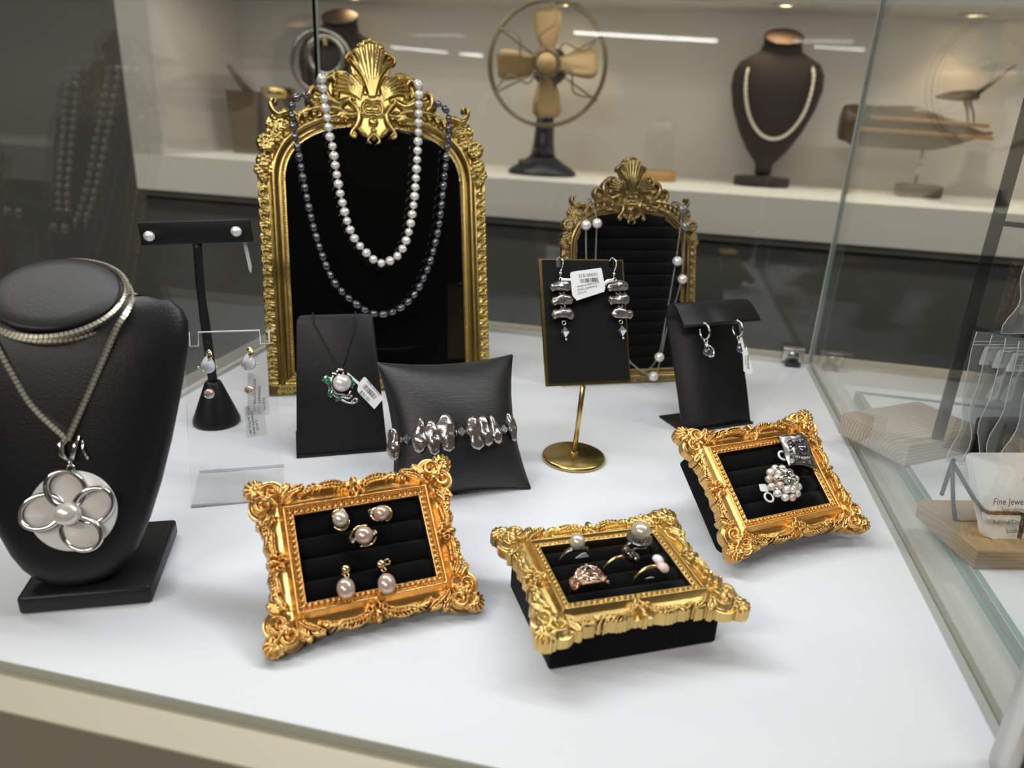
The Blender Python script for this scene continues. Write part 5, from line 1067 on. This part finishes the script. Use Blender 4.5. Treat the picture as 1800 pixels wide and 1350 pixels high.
for k, (x, y, tx, ct, lb) in enumerate(((.0010, .5660, '', None, 'rearmost clear bag on the lower peg of the rack'), (.0080, .5610, '', 'dark', 'second clear bag on the lower peg, with a dark pouch'), (.0155, .5560, ('575-00', '$10.00'), 'dark', 'middle clear bag on the lower peg, with the readable $10.00 label'), (.0235, .5510, None, 'dark', 'fourth clear bag on the lower peg, with a dark pouch'), (.0330, .5460, '', 'beads', 'front clear bag on the lower peg with brown beads'))):
    bag(lb, TR(.2455 + x, y, .1180) @ YW @ RX(-.06 * (4 - k) * .4) @ RZ(0) @ RX(PI / 2), .050, .098, 3 + k * 5, tx, ct)
bag('clear bag with large white pearl on the upper peg of the rack', TR(.2510, .5320, .1930) @ YW @ RX(PI / 2), .052, .066, 41, '', 'pearl')
bag('clear bag at the top of the rack above the white pearl', TR(.2560, .5360, .270) @ YW @ RX(PI / 2), .052, .070, 57, None, 'beads')
# silver-edged upright at the front right corner
up = thing('silver_edged_panel', 'silver-edged dark upright panel cut off at the lower right corner', 'panel', TR(.1580, .2660, .0006) @ RZ(-.25))
part('silver_edge', G().rbox(0, .0045, -.012, .012, 0, .16, .0008), 'steel', up); part('dark_panel', G().box(.0046, .060, -.009, .009, 0, .158), 'iron', up)
# ------------------------------------------------------------------ things standing in the niche, far behind the case
SZ = .0936
# brass fan
PF = TR(-.3270, 1.935, SZ) @ RZ(.10) @ SCL(.95)
fa = thing('table_fan', 'antique brass-bladed table fan with wire cage on black foot', 'fan', PF)
g = G(); g.lathe([(0, 0), (.090, 0), (.092, .006), (.086, .014), (.060, .030), (.034, .048), (.028, .055), (0, .055)], 36, sy=.8); g.rbox(-.060, -.018, -.062, -.030, .010, .040, .006); part('foot', g, 'iron', fa)
g = G(); g.tube([(0, 0, .045), (0, 0, .08), (0, .004, .13), (0, .01, .17)], [.034, .027, .024, .022], 16); part('stem', g, 'iron', fa)
HZ = .2720
g = G(); g.lathe([(0, -.005), (.030, -.005), (.048, .02), (.050, .06), (.040, .085), (0, .095)], 28, T=TR(0, .0, HZ) @ RX(-PI / 2)); part('motor_housing', g, 'iron', fa)
HUB = TR(0, -.045, HZ) @ RX(PI / 2)      # local z points at the viewer
g = G(); g.lathe([(0, .034), (.022, .032), (.026, .026), (.026, .010)], 28, T=HUB); part('hub_badge', g, 'brass_bg', fa)
g = G(); g.torus((0, 0, .022), .031, .006, 'z', 32, 8, T=HUB); part('hub_ring', g, 'cage', fa)
for k in range(4):
    a = k * PI / 2 + .06; rings = []
    for t in np.linspace(0, 1, 9):
        r = .020 + .107 * t; w = .017 + .022 * math.sin(min(1, t * 1.15) * PI * .55) ** 1.2; w *= (1 if t < .93 else .72); tw = .55 * (1 - .35 * t)
        rings.append([(c * w * math.cos(tw) + 0, r, c * w * math.sin(tw) + dz) for c, dz in ((-1, -.0008), (-.5, -.0030), (0, -.0036), (.5, -.0030), (1, -.0008), (1, .0008), (.5, -.0014), (0, -.002), (-.5, -.0014), (-1, .0008))])
    part('blade', G().loft(rings), 'brass_bg', fa, HUB @ RZ(a) @ TR(0, 0, -.002))
g = G(); g.torus((0, 0, .026), .143, .0028, 'z', 56, 6, T=HUB); part('cage_ring', g, 'cage', fa); g = G(); g.torus((0, 0, -.030), .146, .0028, 'z', 56, 6, T=HUB); part('cage_ring', g, 'cage', fa)
g = G(); g.torus((0, 0, -.002), .150, .0022, 'z', 56, 6, T=HUB); part('cage_ring', g, 'cage', fa)
for k in range(6):
    a = k * PI / 3 + .5; g = G(); g.tube([HUB @ (RZ(a) @ Vector(p)) for p in spline([(.030, 0, .026), (.060, .022, .030), (.095, -.016, .031), (.143, 0, .026), (.150, 0, -.002), (.146, 0, -.030), (.05, 0, -.052)], 5)], .0022, 6); part('cage_spoke', g, 'cage', fa)
# glass dome
dm = thing('glass_dome', 'small clear glass dome on honey wood base', 'cloche', TR(-.0400, 2.000, SZ))
g = G(); g.lathe([(0, 0), (.050, 0), (.051, .004), (.051, .020), (.048, .024), (0, .024)], 32); part('wood_base', g, 'wood_or', dm)
g = G(); g.lathe([(.040, .0245), (.040, .115), (.037, .132), (.028, .147), (.014, .155), (0, .157)], 32); part('dome', g, 'dome', dm); part('knob', G().sphere((0, 0, .1600), .0045, 12, 8), 'dome', dm)
# dark bust with a gold chain
def shop_bust(name, label, T, s, m):
    b = thing(name, label, 'jewelry bust', T); g = G()
    sec = [(0, .020, .016, 0), (.012, .019, .015, 0), (.022, .022, .016, 0), (.05, .046, .022, -.002), (.09, .070, .028, -.004), (.14, .091, .032, -.006), (.185, .101, .034, -.004), (.215, .099, .033, .000), (.238, .088, .030, .004), (.252, .064, .028, .008), (.262, .046, .027, .010), (.280, .041, .028, .010), (.292, .044, .034, .006)]
    R_ = [[(w * math.cos(a) * s, (y0 + d * math.sin(a)) * s, (z + .03 + (.020 * math.sin(a) if z > .285 else 0)) * s) for a in np.linspace(0, 2 * PI, 32, endpoint=False)] for z, w, d, y0 in sec]
    g.loft(R_); part('bust_form', g, m, b)
    T_ = R_[-1]; cz = [sum(p[k] for p in T_) / len(T_) for k in range(3)]; g = G(); g.loft([[(cz[0] + (p[0] - cz[0]) * k, cz[1] + (p[1] - cz[1]) * k, cz[2] + (p[2] - cz[2]) * k + dz) for p in T_] for k, dz in ((.97, .0002), (.93, .002), (.7, .003), (.2, .0034))]); part('lit_neck_cap', g, 'cap_lit', b)  # added cap, its lighter brown stands in for the downlight's hot spot
    g = G(); g.lathe([(0, 0), (.062, 0), (.064, .004), (.064, .018), (.060, .022), (.018, .024), (.016, .032), (0, .032)], 32, sy=.6); g2 = g; part('foot', G().add([(x * s, y * s, z * s) for x, y, z in g2.V], g2.F), m, b)
    return b
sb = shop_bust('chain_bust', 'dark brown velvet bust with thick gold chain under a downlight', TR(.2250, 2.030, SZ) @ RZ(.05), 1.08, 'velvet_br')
ch = thing('curb_chain_necklace', 'thick pale gold chain around the dark brown bust', 'necklace', TR(.2250, 2.030, SZ) @ RZ(.05))
P = spline([(-.066, .005, .285), (-.079, -.032, .262), (-.076, -.044, .215), (-.060, -.049, .165), (-.030, -.047, .128), (.004, -.046, .116), (.036, -.047, .130), (.062, -.049, .170), (.074, -.044, .222), (.074, -.032, .270), (.064, .005, .292)], 8); S = resample(P, .0062)
for i in range(len(S) - 1):
    d = Vector(S[i + 1]) - Vector(S[i]); part('link', bpy.data.meshes.get('chain_link') or G().torus((0, 0, 0), .0046, .0014, 'z', 14, 6, sy=.7).me('chain_link'), 'chain', ch, orient((Vector(S[i]) + Vector(S[i + 1])) / 2, d) @ RY(PI / 2) @ RX((i % 2) * 1.2 - .6))
# second bust behind the mirror
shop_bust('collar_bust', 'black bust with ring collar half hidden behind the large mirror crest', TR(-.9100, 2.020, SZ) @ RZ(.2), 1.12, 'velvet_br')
co = thing('ring_collar', 'grey ring collar on the black bust behind the mirror crest', 'necklace', TR(-.9100, 2.020, SZ) @ RZ(.2))
part('collar', G().torus((-.028, -.045, .262), .046, .009, 'y', 32, 8), 'silver_old', co); part('collar', G().torus((-.040, -.040, .245), .078, .007, 'y', 36, 8), 'silver_old', co); part('drop', G().tube([(-.028, -.050, .305), (-.026, -.050, .285)], .006, 8), 'brass_bg', co)
# brown wooden boxes
bx = thing('wooden_mortar_box', 'tall brown wooden box with slanting stick, left in the niche', 'box', TR(-1.1750, 1.990, SZ) @ RZ(.05))
g = G(); V = []
for z, w in ((0, .036), (.165, .046)): V += [(-w, -.035, z), (w, -.035, z), (w, .035, z), (-w, .035, z)]
g.add(V, [(3, 2, 1, 0), (4, 5, 6, 7), (0, 1, 5, 4), (1, 2, 6, 5), (2, 3, 7, 6), (3, 0, 4, 7)], False); part('box_body', g, 'wood_bg', bx); part('stick', G().tube([(.020, -.01, .150), (-.012, -.012, .185), (-.044, -.014, .228)], [.014, .008, .006], 10), 'wood_bg', bx)
bx = thing('wooden_canister', 'dark brown wooden canister with brass rim, right of the stick box', 'box', TR(-1.0800, 1.985, SZ))
g = G(); g.lathe([(0, 0), (.040, 0), (.042, .010), (.042, .150), (.040, .158), (0, .158)], 28); part('canister_body', g, 'wood_bg', bx); g = G(); g.lathe([(.0425, .150), (.045, .150), (.045, .176), (.040, .178), (0, .178)], 28); part('brass_rim', g, 'brass', bx)
# carved log and bird on a rod
dw = thing('driftwood_bird_carving', 'carved wooden log with long-tailed bird on a rod stand', 'sculpture', TR(.5930, 2.020, SZ))
g = G(); g.rbox(-.048, .048, -.032, .032, 0, .030, .006); part('stand_block', g, 'wood_bg', dw); part('rod', G().tube([(-.010, 0, .028), (-.010, 0, .118)], .004, 8), 'steel', dw)
rings = []
for t in np.linspace(0, 1, 20):
    x = -.205 + .335 * t; top = .206 - .002 * math.sin(t * 9) if t < .48 else .206 - (t - .48) * .105; bot = .108 if t > .06 else .118
    bot = bot + (max(0, t - .6) ** 1.6) * .22; k = .9 if t < .02 else 1; c = (top + bot) / 2; hh = max(.004, (top - bot) / 2 * k)
    rings.append([(x, .040 * math.cos(a) * min(1, hh / .03), c + hh * math.sin(a)) for a in np.linspace(0, 2 * PI, 20, endpoint=False)])
part('log_body', G().loft(rings), 'wood_dk', dw)
for z, x0, x1 in ((.176, -.15, .11), (.150, -.17, .125)): part('reflection_band', G().tube([(x0, -.041, z), ((x0 + x1) / 2, -.042, z - .002), (x1, -.026, z - .006)], .0045, 6), 'wood_or', dw)  # pale tubes stand in for bright reflections along the log
g = G(); g.tube([(-.015, -.02, .228), (.02, -.02, .232), (.055, -.02, .234), (.075, -.02, .236)], [.003, .011, .013, .010], 10); g.tube([(.068, -.02, .236), (.095, -.02, .262), (.120, -.02, .288), (.138, -.02, .304)], [.012, .009, .006, .002], 8, flat=.5); g.tube([(.055, -.02, .228), (.072, -.02, .200), (.080, -.02, .176)], [.006, .003, .002], 6); g.tube([(.048, -.02, .226), (.060, -.02, .200), (.066, -.02, .176)], [.006, .003, .002], 6); part('bird', g, 'wood_dk', dw)
